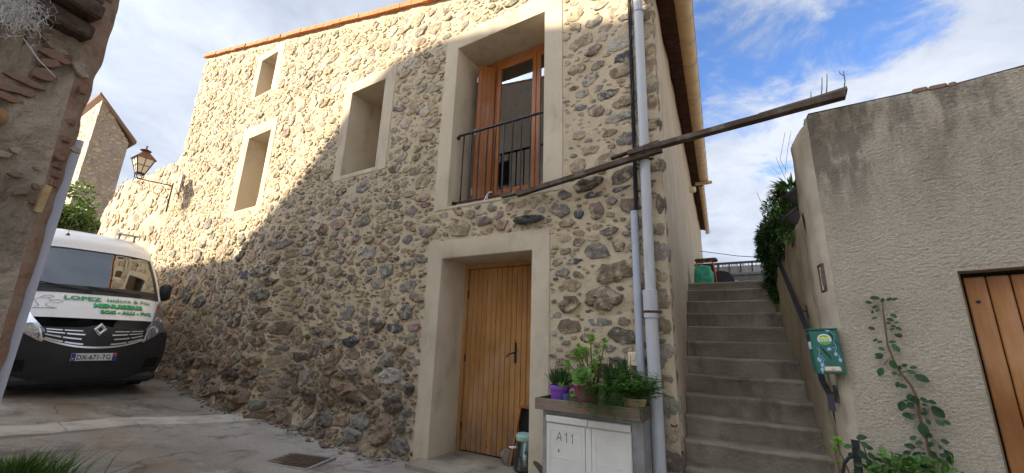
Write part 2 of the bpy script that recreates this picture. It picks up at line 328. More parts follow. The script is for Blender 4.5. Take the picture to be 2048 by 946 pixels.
M['mailgreen'] = simple('green_enamel', (.012, .125, .085), (.009, .10, .068), 3, .35, .45)
M['white'] = simple('white_paint', (.72, .73, .76), None, rough=.35, spec=.5)
M['paleblue'] = simple('pale_blue_paint', (.33, .42, .62), None, rough=.5)
M['green_print'] = simple('bright_green_print', (.10, .42, .05), None, rough=.5)
M['yellow_print'] = simple('yellow_print', (.75, .62, .06), None, rough=.5)
M['post'] = simple('grey_painted_metal', (.46, .46, .52), None, rough=.4, spec=.4)
M['potgrey'] = simple('charcoal_plastic', (.075, .068, .062), None, rough=.6)
M['orange'] = simple('orange_powder_coat', (.72, .16, .03), None, rough=.35)
M['bag'] = simple('green_woven_bag', (.05, .36, .21), (.04, .27, .16), 12, .5, .3, bump=.6, bscale=30, bdist=.02)
M['tarp'] = simple('grey_blue_tarpaulin', (.28, .33, .42), (.2, .24, .31), 3, .5, .3, bump=.5, bscale=10, bdist=.03)
M['reed'] = simple('pale_reed', (.62, .56, .50), (.42, .36, .31), 40, .8)
M['quartz'] = M['stone']
M['stem'] = simple('plant_stem', (.16, .075, .035), (.10, .09, .03), 20, .7)
M['bark'] = simple('tree_bark', (.09, .065, .045), (.05, .04, .03), 12, .9, .1, bump=.8, bscale=30)
M['leaf'] = mk_leaf('green_leaf', (.11, .20, .04), (.065, .14, .028))
M['leaf_light'] = mk_leaf('fresh_green_leaf', (.24, .44, .06), (.17, .34, .05))
M['leaf_dark'] = mk_leaf('dark_green_leaf', (.055, .11, .03), (.034, .075, .022))
M['leaf_blue'] = mk_leaf('rose_leaf', (.035, .085, .03), (.022, .055, .02))
M['succulent'] = mk_leaf('pale_succulent', (.27, .44, .13), (.21, .36, .10), .45)
def mk_glass(name, tint, rough=.02, refl=.12):
    m = MT(name); m.fin(tint, rough, .5); out = m.t.nodes['Material Output']; gl = m.n('ShaderNodeBsdfGlossy'); gl.inputs['Roughness'].default_value = rough; gl.inputs['Color'].default_value = (.9, .95, 1, 1)
    lw = m.n('ShaderNodeFresnel'); lw.inputs['IOR'].default_value = 1.7; tr = m.n('ShaderNodeBsdfTransparent'); tr.inputs[0].default_value = tint+(1,)
    ms = m.n('ShaderNodeMixShader'); m.lk(m.math('MINIMUM', m.math('ADD', lw.outputs[0], refl), 1.0), ms.inputs[0]); m.lk(tr.outputs[0], ms.inputs[1]); m.lk(gl.outputs[0], ms.inputs[2]); m.lk(ms.outputs[0], out.inputs[0]); return m.m
M['glass'] = mk_glass('window_glass', (.55, .57, .58), .01, .12)
M['windscreen'] = mk_glass('tinted_windscreen', (.42, .5, .5), .015, .10)
M['lampglass'] = simple('frosted_lamp_glass', (.62, .58, .48), None, rough=.35)
M['jarglass'] = mk_glass('jar_glass', (.82, .9, .88), .05, .06)

# ------------------------------------------------------------------ ground
def lerp(x, xs, ys): return float(np.interp(x, xs, ys))
GX = [-60, -30, -18, -14, -11.7, -8.58, -7.05, -5.25, -4, -2.5, 0, 20, 400]; GZ = [1.6, 1.5, 1.25, .92, .68, .38, .21, .09, .065, .05, 0, -.1, -.4]
def gz(x, y):
    k = lerp(x, [-9, -6, -3, 0], [.055, .05, .02, 0]); return lerp(x, GX, GZ) + k*min(max(4.3-y, 0), 4.3)
def ground_sheet():
    xs = [-900, -300, -100, -60, -40, -30, -24, -20] + list(np.arange(-18, 3.01, .15)) + [4, 6, 10, 20, 60, 200, 900]
    ys = [-900, -300, -80, -30, -12, -6, -3] + list(np.arange(-1.5, 4.61, .15)) + [5, 7, 12, 30, 100, 300, 900]
    mb = MB(); nx = len(xs); vs = []
    for y in ys:
        for x in xs:
            z = gz(x, y); 
            if -18 <= x <= 3 and -1.5 <= y <= 4.61: z += noise.noise(Vector((x*.9, y*.9, 0)))*.025 + noise.noise(Vector((x*3, y*3, 5)))*.008
            vs.append((x, y, z))
    mb.add(vs, [(j*nx+i, j*nx+i+1, (j+1)*nx+i+1, (j+1)*nx+i) for j in range(len(ys)-1) for i in range(nx-1)])
    return tag(build('street_ground', mb, M['ground'], smooth=True), 'worn grey concrete street climbing past the stone house', None, None, 'structure')
ground_sheet()

# ------------------------------------------------------------------ rubble masonry
TAN = (.37, .295, .205); GREY = (.265, .245, .215); SLATE = (.125, .13, .14); BROWN = (.27, .20, .14); DARK = (.15, .125, .10); PINK = (.30, .225, .185); PALE = (.46, .43, .38); BLUE = (.225, .225, .222)
def clip(poly, nx, nz, c):
    out = []; L = len(poly)
    for i in range(L):
        a = poly[i]; b = poly[(i+1) % L]; da = a[0]*nx+a[1]*nz-c; db = b[0]*nx+b[1]*nz-c
        if da <= 0: out.append(a)
        if da*db < 0:
            t = da/(da-db); out.append((a[0]+(b[0]-a[0])*t, a[1]+(b[1]-a[1])*t))
    return out
def blob(cx, cz, w, h, rot, r, n=None):
    n = n or r.choice((5, 6, 6, 7, 8, 9)); p = r.uniform(2.2, 4.5); out = []
    sk = r.uniform(-.45, .45)
    for k in range(n):
        a = 2*math.pi*(k+r.uniform(-.28, .28))/n; c = math.cos(a); s = math.sin(a)
        q = (abs(c)**p+abs(s)**p)**(-1/p)*r.uniform(.78, 1.12); x = c*q*w/2; z = s*q*h/2; x += z*sk
        out.append((cx+x*math.cos(rot)-z*math.sin(rot), cz+x*math.sin(rot)+z*math.cos(rot)))
    return out
class Pack:
    def __init__(s, r): s.st = []; s.g = {}; s.r = r; s.cs = .5
    def near(s, u, z):
        i, j = int(u//s.cs), int(z//s.cs)
        for a in (i-1, i, i+1):
            for b in (j-1, j, j+1):
                for k in s.g.get((a, b), ()): yield s.st[k]
    def put(s, u, z, w, h, rot, tone, hand=False, ht=None):
        s.g.setdefault((int(u//s.cs), int(z//s.cs)), []).append(len(s.st)); s.st.append(dict(u=u, z=z, w=w, h=h, rot=rot, tone=tone, hand=hand, ht=ht))
    def fits(s, u, z, w, h, k):
        for q in s.near(u, z):
            a = .5*(w+q['w'])*k; b = .5*(h+q['h'])*k
            if ((u-q['u'])/a)**2+((z-q['z'])/b)**2 < 1: return False
        return True
    def fill(s, x0, x1, z0, z1, fn, ok, tries, scales=(1, .72, .5, .34)):
        for sc in scales:
            for _ in range(int(tries/sc)):
                u = s.r.uniform(x0, x1); z = s.r.uniform(z0, z1); w0, asp, k, tones, tilt = fn(u, z)
                w = w0*sc*s.r.uniform(.65, 1.45); h = w/(asp*s.r.uniform(.65, 1.45))
                if ok(u, z, w, h) and s.fits(u, z, w, h, k): s.put(u, z, w, h, s.r.gauss(0, tilt), s.tone(tones))
    def tone(s, tones):
        t = tones[s.r.randrange(len(tones))]; b = s.r.uniform(.75, 1.2); return tuple(min(.6, 1.12*(.84*c+.16*q)*b*s.r.uniform(.94, 1.06)) for c, q in zip(t, (.40, .34, .26)))
    def polys(s, gap):
        for q in s.st:
            if q['w'] < .03: continue
            p = blob(q['u'], q['z'], q['w']*1.02, q['h']*1.04, q['rot'], s.r)
            for o in s.near(q['u'], q['z']):
                if o is q: continue
                du, dz = o['u']-q['u'], o['z']-q['z']; a = .5*(q['w']+o['w']); b = .5*(q['h']+o['h'])
                if (du/a)**2+(dz/b)**2 > 2.2: continue
                n1, n2 = du/a**2, dz/b**2; L = math.hypot(n1, n2)
                if L < 1e-6: continue
                n1 /= L; n2 /= L; t = math.sqrt(q['w']*q['h']); t = t/(t+math.sqrt(o['w']*o['h']))
                p = clip(p, n1, n2, (q['u']+du*t)*n1+(q['z']+dz*t)*n2-gap*s.r.uniform(.3, .9))
                if len(p) < 3: break
            if len(p) >= 4: q['poly'] = p; yield q
def stone_into(mb, P, q, r, rings=((1.02, -.02), (.985, .55), (.92, .92), (.55, 1.0)), rough=1.0):
    poly = q['poly']; n = len(poly); cu = sum(p[0] for p in poly)/n; cz = sum(p[1] for p in poly)/n
    size = math.sqrt(q['w']*q['h']); ht = q['ht'] if q['ht'] is not None else min(.008+.085*size, .03)*r.uniform(.35, 1.6)*(1.8 if poly[0][1] < 1.2 else .65 if poly[0][1] > 3.6 else 1)
    # densify the outline
    pts = []
    for i in range(n):
        a, b = poly[i], poly[(i+1) % n]; d = math.hypot(b[0]-a[0], b[1]-a[1])
        pts.append(a); m = 0 if d < .05 else 1 if d < .1 else 2
        for k in range(m): f = (k+1)/(m+1); pts.append((a[0]+(b[0]-a[0])*f+r.uniform(-.11, .08)*d, a[1]+(b[1]-a[1])*f+r.uniform(-.11, .08)*d))
    if size > .17: rings = ((1.02, -.02), (.985, .5), (.94, .85), (.78, 1.0), (.5, 1.04), (.22, 1.02))
    n = len(pts); vs = []; fs = []; tx, tz = r.uniform(-.5, .5), r.uniform(-.1, .9)
    for k, (s, f) in enumerate(rings):
        for (u, z) in pts:
            uu, zz = cu+(u-cu)*s, cz+(z-cz)*s
            d = f*ht if f > 0 else f
            if f > 0: d += ht*(.9*noise.noise(Vector((uu*14, zz*14, cu*7)))+.7*((uu-cu)*tx/max(q['w'], .05)+(zz-cz)*tz/max(q['h'], .05)))*min(f*1.2, 1)*rough
            j = size*.035 if 0 < k else 0
            vs.append(P(uu+r.uniform(-j, j), zz+r.uniform(-j, j), d))
    vs.append(P(cu, cz, ht*(1+.9*noise.noise(Vector((cu*14, cz*14, cu*7)))+.05)))
    for k in range(len(rings)-1):
        for i in range(n): fs.append((k*n+i, k*n+(i+1) % n, (k+1)*n+(i+1) % n, (k+1)*n+i))
    o = (len(rings)-1)*n
    for i in range(n): fs.append((o+i, o+(i+1) % n, o+n))
    mb.col = q['tone']; mb.add(vs, fs)
def lay_stones(pack, P, parent, gap, limit, r, name='stone', minpx=0.0):
    ls = list(pack.polys(gap))
    def area(q):
        c = Vector(P(q['u'], q['z'], 0)); d = (c-EYE); return q['w']*q['h']/d.length_squared
    def inview(q):
        d = Vector(P(q['u'], q['z'], 0))-EYE; f = d.dot(Fw)
        if f <= 0: return False
        x = d.dot(Rt)/f*F_PX; y = d.dot(Up)/f*F_PX; return abs(x) < 1040 and abs(y) < 490
    ls.sort(key=lambda q: (-area(q)) if inview(q) else 1); small = MB(); cnt = 0
    for q in ls:
        if cnt < limit and inview(q) and math.sqrt(area(q))*F_PX > minpx:
            mb = MB(); stone_into(mb, P, q, r); build(name, mb, M['stone'], parent, smooth=True, autos=28); cnt += 1
        else: stone_into(small, P, q, r)
    if small.v: tag(build('small_stones', small, M['stone'], parent, smooth=True, autos=28), kind='stuff')
    return len(ls)
def sheet(us, zs, P, skip, top=None):
    """grid over us x zs, cells with skip(uc, zc) left out, clipped to top(u)"""
    mb = MB(); nu = len(us); vs = []
    for z in zs:
        for u in us: vs.append(P(u, min(z, top(u)) if top else z, 0))
    fs = []
    for j in range(len(zs)-1):
        for i in range(nu-1):
            uc = (us[i]+us[i+1])/2; zc = (zs[j]+zs[j+1])/2
            if skip(uc, zc): continue
            if top and zs[j] >= top(us[i]) and zs[j] >= top(us[i+1]): continue
            fs.append((j*nu+i, j*nu+i+1, (j+1)*nu+i+1, (j+1)*nu+i))
    return mb.add(vs, fs)
def lines(a, b, step, keys):
    ks = sorted(set([a, b]+[k for k in keys if a < k < b])); out = []
    for p, q in zip(ks, ks[1:]):
        n = max(1, round((q-p)/step)); out += [p+(q-p)*i/n for i in range(n)]
    return out+[ks[-1]]

# ------------------------------------------------------------------ the stone house
FY, FX0, FX1 = 4.3, -13.95, -0.76
def ftop(x): return 7.36 + .2586*(-4.26-x)
OPEN = dict(door=(-3.77, -2.34, .13, 2.69, .62), french=(-3.75, -2.20, 3.46, 6.15, .62), mid=(-6.36, -5.44, 4.44, 6.17, .8), left=(-10.13, -9.18, 4.28, 6.13, .6), top=(-10.30, -9.57, 7.3, 8.37, .6))
BAND = dict(door=(-4.03, -2.10, -.1, 2.95), french=(-4.0, -1.93, 3.42, 6.43), mid=(-6.58, -5.18, 4.36, 6.40), left=(-10.44, -8.98, 4.2, 6.42), top=(-10.52, -9.32, 7.24, 8.58))
def sstep(a, b, x):
    t = min(max((x-a)/(b-a), 0), 1); return t*t*(3-2*t)
def crease(z): return lerp(z, [0, 1.5, 3, 4.6, 6], [-7.2, -7.38, -7.52, -7.75, -7.9])
def foff(x, z):
    o = 0.0
    if x < -6.8:
        o += lerp(z, [0, 1.5, 3.2, 4.6], [.30, .22, .12, 0])*sstep(crease(z)+.22, crease(z)-.05, x)*(1-.35*sstep(-8.2, -10.5, x))
    if x < -4.1:
        h = z-gz(x, 4.3); o += .16*max(0, 1-h/.5)**2*sstep(-4.1, -4.7, x)
    return o
def FP(u, z, d): return (u, FY-foff(u, z)-d, z)
hs = thing('stone_house', (-7.3, 4.3, .2), 'tall rubble stone house with wooden door, sand coloured window surrounds and orange roof edge', 'house')
def in_open(u, z, g=0.0): return any(a-g < u < b+g and c-g < z < d+g for a, b, c, d, _ in OPEN.values())
keysu = [k for o in OPEN.values() for k in o[:2]]; keysz = [k for o in OPEN.values() for k in o[2:4]]
us = lines(FX0, FX1, .055, keysu); zs = lines(-.4, 9.9, .055, keysz)
def FPn(u, z, d):
    near_ = any(a-.02 <= u <= b+.02 and c-.02 <= z <= e+.02 for a, b, c, e in BAND.values())
    n = 0 if near_ else noise.noise(Vector((u*2.1, z*2.1, 1)))*.012 + noise.noise(Vector((u*6, z*8, 4)))*.014+noise.noise(Vector((u*15, z*18, 2)))*.008
    if u == FX0: return (u+noise.noise(Vector((z*2.2, 0, 0)))*.16-.04, FY-foff(u, z), z)
    return FP(u, z, n)
ev = [FPn(FX0, z, 0) for z in zs if z < 9.86]
build('end_wall', MB().add(ev+[(p[0]+.02, 5.2, p[2]) for p in ev], [(i+1, i, len(ev)+i, len(ev)+i+1) for i in range(len(ev)-1)]), M['mortar'], hs, smooth=True)
wall = build('wall', sheet(us, zs, FPn, lambda u, z: in_open(u, z), ftop), M['mortar'], hs, smooth=True)
pk = Pack(rnd)
def hand(cx, cy, w, h, tone, rot=0.0, ht=None):
    a = pY(cx-w/2, cy, FY); b = pY(cx+w/2, cy, FY); c = pY(cx, cy-h/2, FY); d = pY(cx, cy+h/2, FY); m = pY(cx, cy, FY)
    br = rnd.uniform(.85, 1.15); pk.put(m.x, m.z, abs(b.x-a.x), abs(c.z-d.z), rot, tuple(t*br for t in tone), True, ht)
for a in [(1160, 86, 58, 25, TAN, .25), (1186, 100, 38, 20, PINK, .1), (1242, 85, 58, 30, PALE, .35), (1244, 115, 38, 20, SLATE, .25), (1195, 131, 30, 17, GREY, .3), (1152, 140, 38, 20, TAN, .1), (1243, 140, 60, 25, TAN, .05), (1181, 158, 39, 22, BLUE, .05),
    (1215, 187, 42, 20, SLATE, .3), (1160, 215, 30, 14, BLUE, 0), (1190, 222, 30, 27, PINK, .3), (1248, 204, 50, 22, TAN, .05), (1237, 235, 52, 20, PALE, .1), (1162, 270, 45, 20, TAN, 0), (1220, 265, 30, 14, TAN, 0), (1254, 276, 44, 30, GREY, .15), (1180, 298, 40, 20, TAN, .2), (1156, 330, 32, 28, TAN, 0),
    (1216, 320, 62, 30, TAN, .15), (1178, 370, 62, 26, DARK, .22), (1250, 350, 62, 32, DARK, .2), (1186, 390, 40, 12, SLATE, 0), (1242, 378, 40, 10, SLATE, .15), (1120, 421, 44, 26, GREY, -.3), (1158, 428, 20, 20, SLATE, .4), (1192, 422, 34, 32, PINK, .3), (1225, 402, 24, 18, GREY, 0),
    (1057, 441, 62, 15, SLATE, 0, .09), (1137, 446, 36, 15, TAN, 0), (1152, 30, 36, 22, TAN, 0), (1187, 45, 34, 25, GREY, .2), (1235, 22, 46, 22, TAN, .2), (1200, 10, 44, 16, PALE, .1), (1220, 462, 36, 16, GREY, .2), (1157, 484, 26, 18, BROWN, 0), (1192, 501, 46, 34, GREY, 0), (1237, 490, 26, 26, BROWN, .2),
    (1130, 503, 22, 15, TAN, 0), (1148, 523, 36, 13, SLATE, 0), (1232, 543, 84, 48, BROWN, .08), (1125, 544, 28, 18, GREY, 0), (1156, 550, 24, 16, BROWN, -.2), (1140, 572, 60, 22, TAN, .1), (1209, 596, 76, 48, BROWN, -.15), (1139, 609, 44, 36, BROWN, 0), (1240, 577, 18, 9, SLATE, -.2), (1179, 622, 20, 7, SLATE, 0),
    (1198, 643, 52, 18, GREY, 0), (1247, 642, 26, 22, PINK, .3), (1138, 653, 50, 31, BROWN, 0), (1243, 670, 70, 32, DARK, -.05), (1175, 676, 33, 20, DARK, 0), (1235, 718, 36, 14, GREY, 0), (1155, 705, 50, 26, TAN, 0), (1200, 740, 60, 28, BROWN, 0), (1130, 760, 50, 30, GREY, 0),
    (699, 682, 46, 26, SLATE, .05), (782, 752, 46, 36, PALE, .05), (810, 625, 36, 32, GREY, .2), (695, 625, 28, 34, GREY, 0), (692, 778, 62, 32, BROWN, 0), (742, 783, 46, 36, BROWN, -.2), (712, 803, 44, 18, DARK, 0), (787, 810, 44, 38, DARK, 0), (605, 713, 44, 20, DARK, .1), (620, 793, 30, 28, DARK, 0), (735, 505, 40, 30, PALE, 0),
    (640, 558, 26, 20, PINK, 0), (817, 573, 36, 28, GREY, 0), (789, 657, 36, 20, SLATE, 0), (597, 673, 32, 42, TAN, 0), (512, 793, 62, 50, BROWN, 0, .14), (462, 773, 34, 34, PINK, 0, .09), (437, 795, 26, 22, GREY, 0, .07), (412, 787, 44, 18, PALE, 0, .1), (575, 833, 64, 42, BROWN, -.3, .12), (530, 718, 46, 30, TAN, 0, .06), (527, 745, 42, 26, BROWN, .2, .07),
    (492, 748, 36, 30, DARK, 0, .06), (542, 678, 34, 30, BROWN, 0, .05), (537, 650, 48, 20, TAN, .05, .05), (540, 593, 46, 24, GREY, .05, .05), (492, 643, 28, 26, DARK, 0), (557, 565, 36, 15, DARK, 0, .04), (535, 543, 40, 24, GREY, 0, .04), (492, 513, 24, 22, SLATE, .3), (500, 551, 28, 16, SLATE, 0), (545, 620, 36, 20, BROWN, 0, .04), (560, 520, 34, 22, TAN, 0, .04), (575, 490, 34, 24, GREY, 0, .04),
    (820, 778, 20, 28, DARK, 0), (802, 858, 22, 18, DARK, 0), (768, 868, 34, 44, BROWN, .3), (715, 868, 44, 28, GREY, 0), (800, 700, 28, 24, BROWN, .2), (660, 740, 34, 22, BROWN, 0), (650, 690, 36, 20, GREY, 0), (745, 690, 36, 20, GREY, 0), (688, 840, 40, 24, BROWN, 0), (655, 835, 34, 28, GREY, 0),
    (465, 270, 22, 18, BLUE, .5), (411, 491, 16, 12, PALE, 0), (455, 660, 24, 20, GREY, 0), (430, 640, 26, 22, TAN, 0), (372, 655, 26, 22, GREY, 0), (410, 605, 30, 26, BLUE, .4), (388, 596, 20, 26, BLUE, .3), (340, 620, 26, 30, TAN, 0), (405, 690, 30, 22, BROWN, 0), (440, 720, 30, 18, BROWN, 0)]: hand(*a)
def fregion(u, z):
    if u > -2.05: return .24, 1.7, 1.12, (TAN, GREY, BROWN, GREY, TAN), .15
    h = z-gz(u, 4.3)
    if -7.3 < u < -4 and h < 1.5 and z < 1.75: return .25, 1.5, .87, (DARK, BROWN, BROWN, GREY, GREY, TAN), .2
    if -7.8 < u < -4 and z < 5: return .235, 1.95, .95, (TAN, GREY, BROWN, TAN, GREY, TAN, GREY, DARK, PINK), .2
    if u > -7.8: return .23, 1.65, .96, (GREY, TAN, TAN, TAN, GREY, PALE), .3
    if z < 2.6: return .26, 1.25, .9, (TAN, BROWN, GREY, BROWN, PINK, GREY), .3
    return .215, 1.6, .95, (TAN, TAN, PALE, TAN, GREY, TAN, PINK, BLUE), .5
def fok(u, z, w, h):
    if z-h/2 < gz(u, 4.3)-.05 or z+h/2 > ftop(u)-.12 or u+w/2 > FX1-.06 or u-w/2 < FX0-.05: return False
    return not any(a-w*.5 < u < b+w*.5 and c-h*.5 < z < d+h*.5 for a, b, c, d in BAND.values())
pk.fill(FX0, FX1, -.1, 9.8, fregion, fok, 6500, (1.2, .8, .55, .36, .24))
print('facade stones', lay_stones(pk, FP, wall, .017, 300, rnd))
# corner quoins wrap round the alley corner
for k in range(26):
    z0 = .0+k*.245; hq = rnd.uniform(.13, .24); w1 = rnd.uniform(.08, .3); w2 = rnd.uniform(.06, .13)
    if rnd.random() < .12: continue
    mb = MB(); mb.col = pk.tone((BROWN, GREY, TAN, BROWN, DARK)); o = rnd.uniform(.012, .03)
    vs = []; n = 5
    for dz in np.linspace(0, 1, 4):
        i = .018 if dz in (0, 1) else 0
        for (x, y) in ((-.76-w1+i, 4.32), (-.76-w1+i, 4.3-o+i), (-.76-w1*.5, 4.3-o+i), (-.77+o-i-.03, 4.3-o+i), (-.76+o-i, 4.3-o+i+.035), (-.76+o-i, 4.3+w2*.6), (-.76+o-i-.01, 4.3+w2-i)):
            p = Vector((x, y, z0+dz*hq)); p += Vector((noise.noise(p*9)*.018, noise.noise(p*9+Vector((5, 0, 0)))*.014, noise.noise(p*9+Vector((0, 5, 0)))*.02)); vs.append(p)
    fs = [(j*7+i, j*7+i+1, (j+1)*7+i+1, (j+1)*7+i) for j in range(3) for i in range(6)] + [(6, 5, 4, 3, 2, 1, 0), (21, 22, 23, 24, 25, 26, 27)]
    build('quoin', mb.add(vs, fs), M['stone'], wall, smooth=True, autos=40)
def surround(key, sill=True):
    a, b, c, d, dep = OPEN[key]; A, B, Cc, D = BAND[key]; mb = MB()
    if key == 'door': Cc = gz(a, 4.3)-.1
    def wob(p, q, s): return noise.noise(Vector((p*3, q*3, s)))*.012
    rows = []
    n = 10
    outer = [(A+wob(0, i, 1), Cc+(D-Cc)*i/n) for i in range(n)] + [(A+(B-A)*i/n, D+wob(i, 0, 2)) for i in range(n)] + [(B+wob(3, i, 3), D+(Cc-D)*i/n) for i in range(n)] + [(B+(A-B)*i/n, Cc) for i in range(n)]
    c0 = c if key != 'door' else c-.0
    inner = [(a, c0+(d-c0)*i/n) for i in range(n)] + [(a+(b-a)*i/n, d) for i in range(n)] + [(b, d+(c0-d)*i/n) for i in range(n)] + [(b+(a-b)*i/n, c0) for i in range(n)]
    def y(x, z, dd): return (x, FY-dd, z)
    m = 4*n; vs = []
    ca, cz = (a+b)/2, (c+d)/2
    def grow(p, e): return (p[0]+(e if p[0] > ca+.3*(b-a) else -e if p[0] < ca-.3*(b-a) else 0), p[1]+(e if p[1] > cz+.49*(d-c) else -e if p[1] < cz-.49*(d-c) else 0))
    R = [[y(*p, -.02) for p in outer], [y(*p, .008) for p in outer], [y(*grow(p, .018), .012+noise.noise(Vector((p[0]*2, p[1]*2, 0)))*.003) for p in inner], [y(*grow(p, .005), .008) for p in inner], [y(*p, -.012) for p in inner], [y(*p, -dep*.5) for p in inner], [y(*p, -dep) for p in inner]]
    for r in R: vs += r
    fs = []
    for k in range(len(R)-1):
        for i in range(m):
            if key == 'door' and i >= 3*n: continue
            fs.append((k*m+i, k*m+(i+1) % m, (k+1)*m+(i+1) % m, (k+1)*m+i))
    return build('surround', mb.add(vs, fs), M['surround'], hs, smooth=True, autos=40)
for k in OPEN: surround(k)
# plain deep windows: frame and pane at the back of the recess
for key in ('mid', 'left', 'top'):
    a, b, c, d, dep = OPEN[key]; y = FY+dep-.06; mb = MB()
    for p, q in (((a, c), (a+.06, d)), ((b-.06, c), (b, d)), ((a+.06, d-.06), (b-.06, d)), ((a+.06, c), (b-.06, c+.06)), (((a+b)/2-.025, c+.06), ((a+b)/2+.025, d-.06))): mb.box((p[0], y-.02, p[1]), (q[0], y+.04, q[1]))
    w = build('window', mb, M['window_wood'], hs); build('pane', MB().box((a+.05, y+.005, c+.05), (b-.05, y+.015, d-.05)), M['glass'], w); build('dark_room', MB().box((a, y+.05, c), (b, y+.5, d)), M['dark'], w)
# front door: frame, planks, handle
a, b, c, d, dep = OPEN['door']; yb = FY+dep
db = MB(); db.box((a, yb-.08, c), (a+.05, yb+.02, d)); db.box((b-.12, yb-.08, c), (b, yb+.02, d)); db.box((a+.05, yb-.08, d-.06), (b-.12, yb+.02, d))
build('door_frame', db, M['door'], hs)
door = build('door', MB().box((a+.05, yb-.005, c), (b-.12, yb+.03, d-.06)), M['dark'], hs)
np_ = 15; x0, x1 = a+.055, b-.125
for i in range(np_):
    xa = x0+(x1-x0)*i/np_; xb = x0+(x1-x0)*(i+1)/np_; e = .003; z1 = d-.065
    build('plank', MB().box((xa+e, yb-.04, c+.02), (xb-e, yb-.006, z1), bev=.006), M['door'], door)
hb = MB(); hp = pY(1031, 706, yb-.045); hb.box((hp.x-.018, yb-.05, hp.z-.13), (hp.x+.018, yb-.04, hp.z+.13), bev=.004)
hb.tube([(hp.x, yb-.05, hp.z), (hp.x-.01, yb-.1, hp.z), (hp.x-.07, yb-.105, hp.z-.02), (hp.x-.11, yb-.1, hp.z-.06)], [.011, .011, .01, .007], 8)
hb.tube([(hp.x, yb-.05, hp.z+.13), (hp.x, yb-.065, hp.z+.155), (hp.x-.01, yb-.055, hp.z+.165)], .006, 6); build('handle', hb, M['black'], door)
for z in (.45, 1.35, 2.25): build('hinge', MB().tube([(a+.052, yb-.05, z-.05), (a+.052, yb-.05, z+.05)], .012, 8), M['iron'], door)
sb = MB(); t = .15
def wobbox(mb, x0, x1, y0, y1, z0, z1, n=8, amp=.012, seed=0):
    vs = []; fs = []; ny = 4
    for j in range(ny+1):
        for i in range(n+1):
            x = x0+(x1-x0)*i/n; y = y0+(y1-y0)*j/ny; vs.append((x+noise.noise(Vector((x*6, y*6, seed)))*amp, y+(noise.noise(Vector((x*5, 3, seed)))*amp*1.4 if j == 0 else 0), z1+noise.noise(Vector((x*5, y*5, seed+2)))*amp*.6-(.012 if j == 0 else 0)))
    for i in range(n+1): x = x0+(x1-x0)*i/n; vs.append((x+noise.noise(Vector((x*4, 1, seed)))*amp, y0-.004+noise.noise(Vector((x*5, 3, seed)))*amp*1.4, z0))
    for j in range(ny):
        for i in range(n): k = j*(n+1)+i; fs.append((k, k+1, k+n+2, k+n+1))
    o = (ny+1)*(n+1)
    for i in range(n): fs.append((o+i, o+i+1, i+1, i))
    fs.append((0, n+1, 2*(n+1), 3*(n+1), 4*(n+1), o)); fs.append(tuple(reversed((n, 2*n+1, 3*n+2, 4*n+3, 5*n+4, o+n))))
    return mb.add(vs, fs)
wobbox(sb, a-.12, b+.02, 4.02, yb+.05, -.15, c+.004, 14, .02, 3); build('doorstep', sb, M['step'], hs, smooth=True, autos=50)
# french window
a, b, c, d, dep = OPEN['french']; yw = FY+dep-.05
gL, gM0, gM1, gR0 = -3.13, pY(1046, 230, yw).x, pY(1068, 230, yw).x, pY(1068, 230, yw).x+.02
fb = MB(); x0 = -3.42; x1 = b+.45
fb.box((x0, yw-.03, c), (x0+.09, yw+.05, d-.02), bev=.004); fb.box((x0+.09, yw-.03, d-.14), (x1, yw+.05, d-.02), bev=.004); fb.box((x1-.07, yw-.03, c), (x1, yw+.05, d-.14), bev=.004); fb.box((a, yw+.0, c), (x0, yw+.04, d)); fb.box((x0, yw-.005, d-.02), (x1, yw+.045, d+.03))
fw_ = build('window', fb, M['window_wood'], hs)
xm = (x0+x1)/2-.02
for (l, r_) in ((x0+.095, xm), (xm+.006, x1-.075)):
    lb = MB(); zb, zt = c+.05, d-.145
    lb.box((l, yw-.05, zb), (l+.07, yw+.0, zt), bev=.006); lb.box((r_-.07, yw-.05, zb), (r_, yw+.0, zt), bev=.006); lb.box((l+.07, yw-.05, zt-.08), (r_-.07, yw, zt), bev=.006); lb.box((l+.07, yw-.05, zb), (r_-.07, yw, zb+.3), bev=.006)
    lb.box((l+.09, yw-.06, zb+.06), (r_-.09, yw-.045, zb+.24), bev=.008)
    sash = build('sash', lb, M['window_wood'], fw_)
    build('pane', MB().box((l+.065, yw-.03, zb+.29), (r_-.065, yw-.022, zt-.07)), M['glass'], fw_)
cb_ = MB()
for i in range(24):
    xa = x0+.1+(x1-x0-.2)*i/24; cb_.add([(xa, yw+.12+.02*math.sin(i*2.1), c), (xa+.055, yw+.12+.02*math.sin(i*2.1+1), c), (xa+.055, yw+.12+.02*math.sin(i*2.1+1), d), (xa, yw+.12+.02*math.sin(i*2.1), d)], [(0, 1, 2, 3)])
build('dark_room', MB().box((a, yw+.1, c), (x1, yw+1.2, d+.02)), M['dark'], fw_)
sm = MB(); hg = Vector((-3.37, yw-.05, 0)); ou = Vector((-3.57, 4.63, 0)); dv = (ou-hg).normalized(); nv = Vector((-dv.y, dv.x, 0)); Ls = (ou-hg).length
shut = None
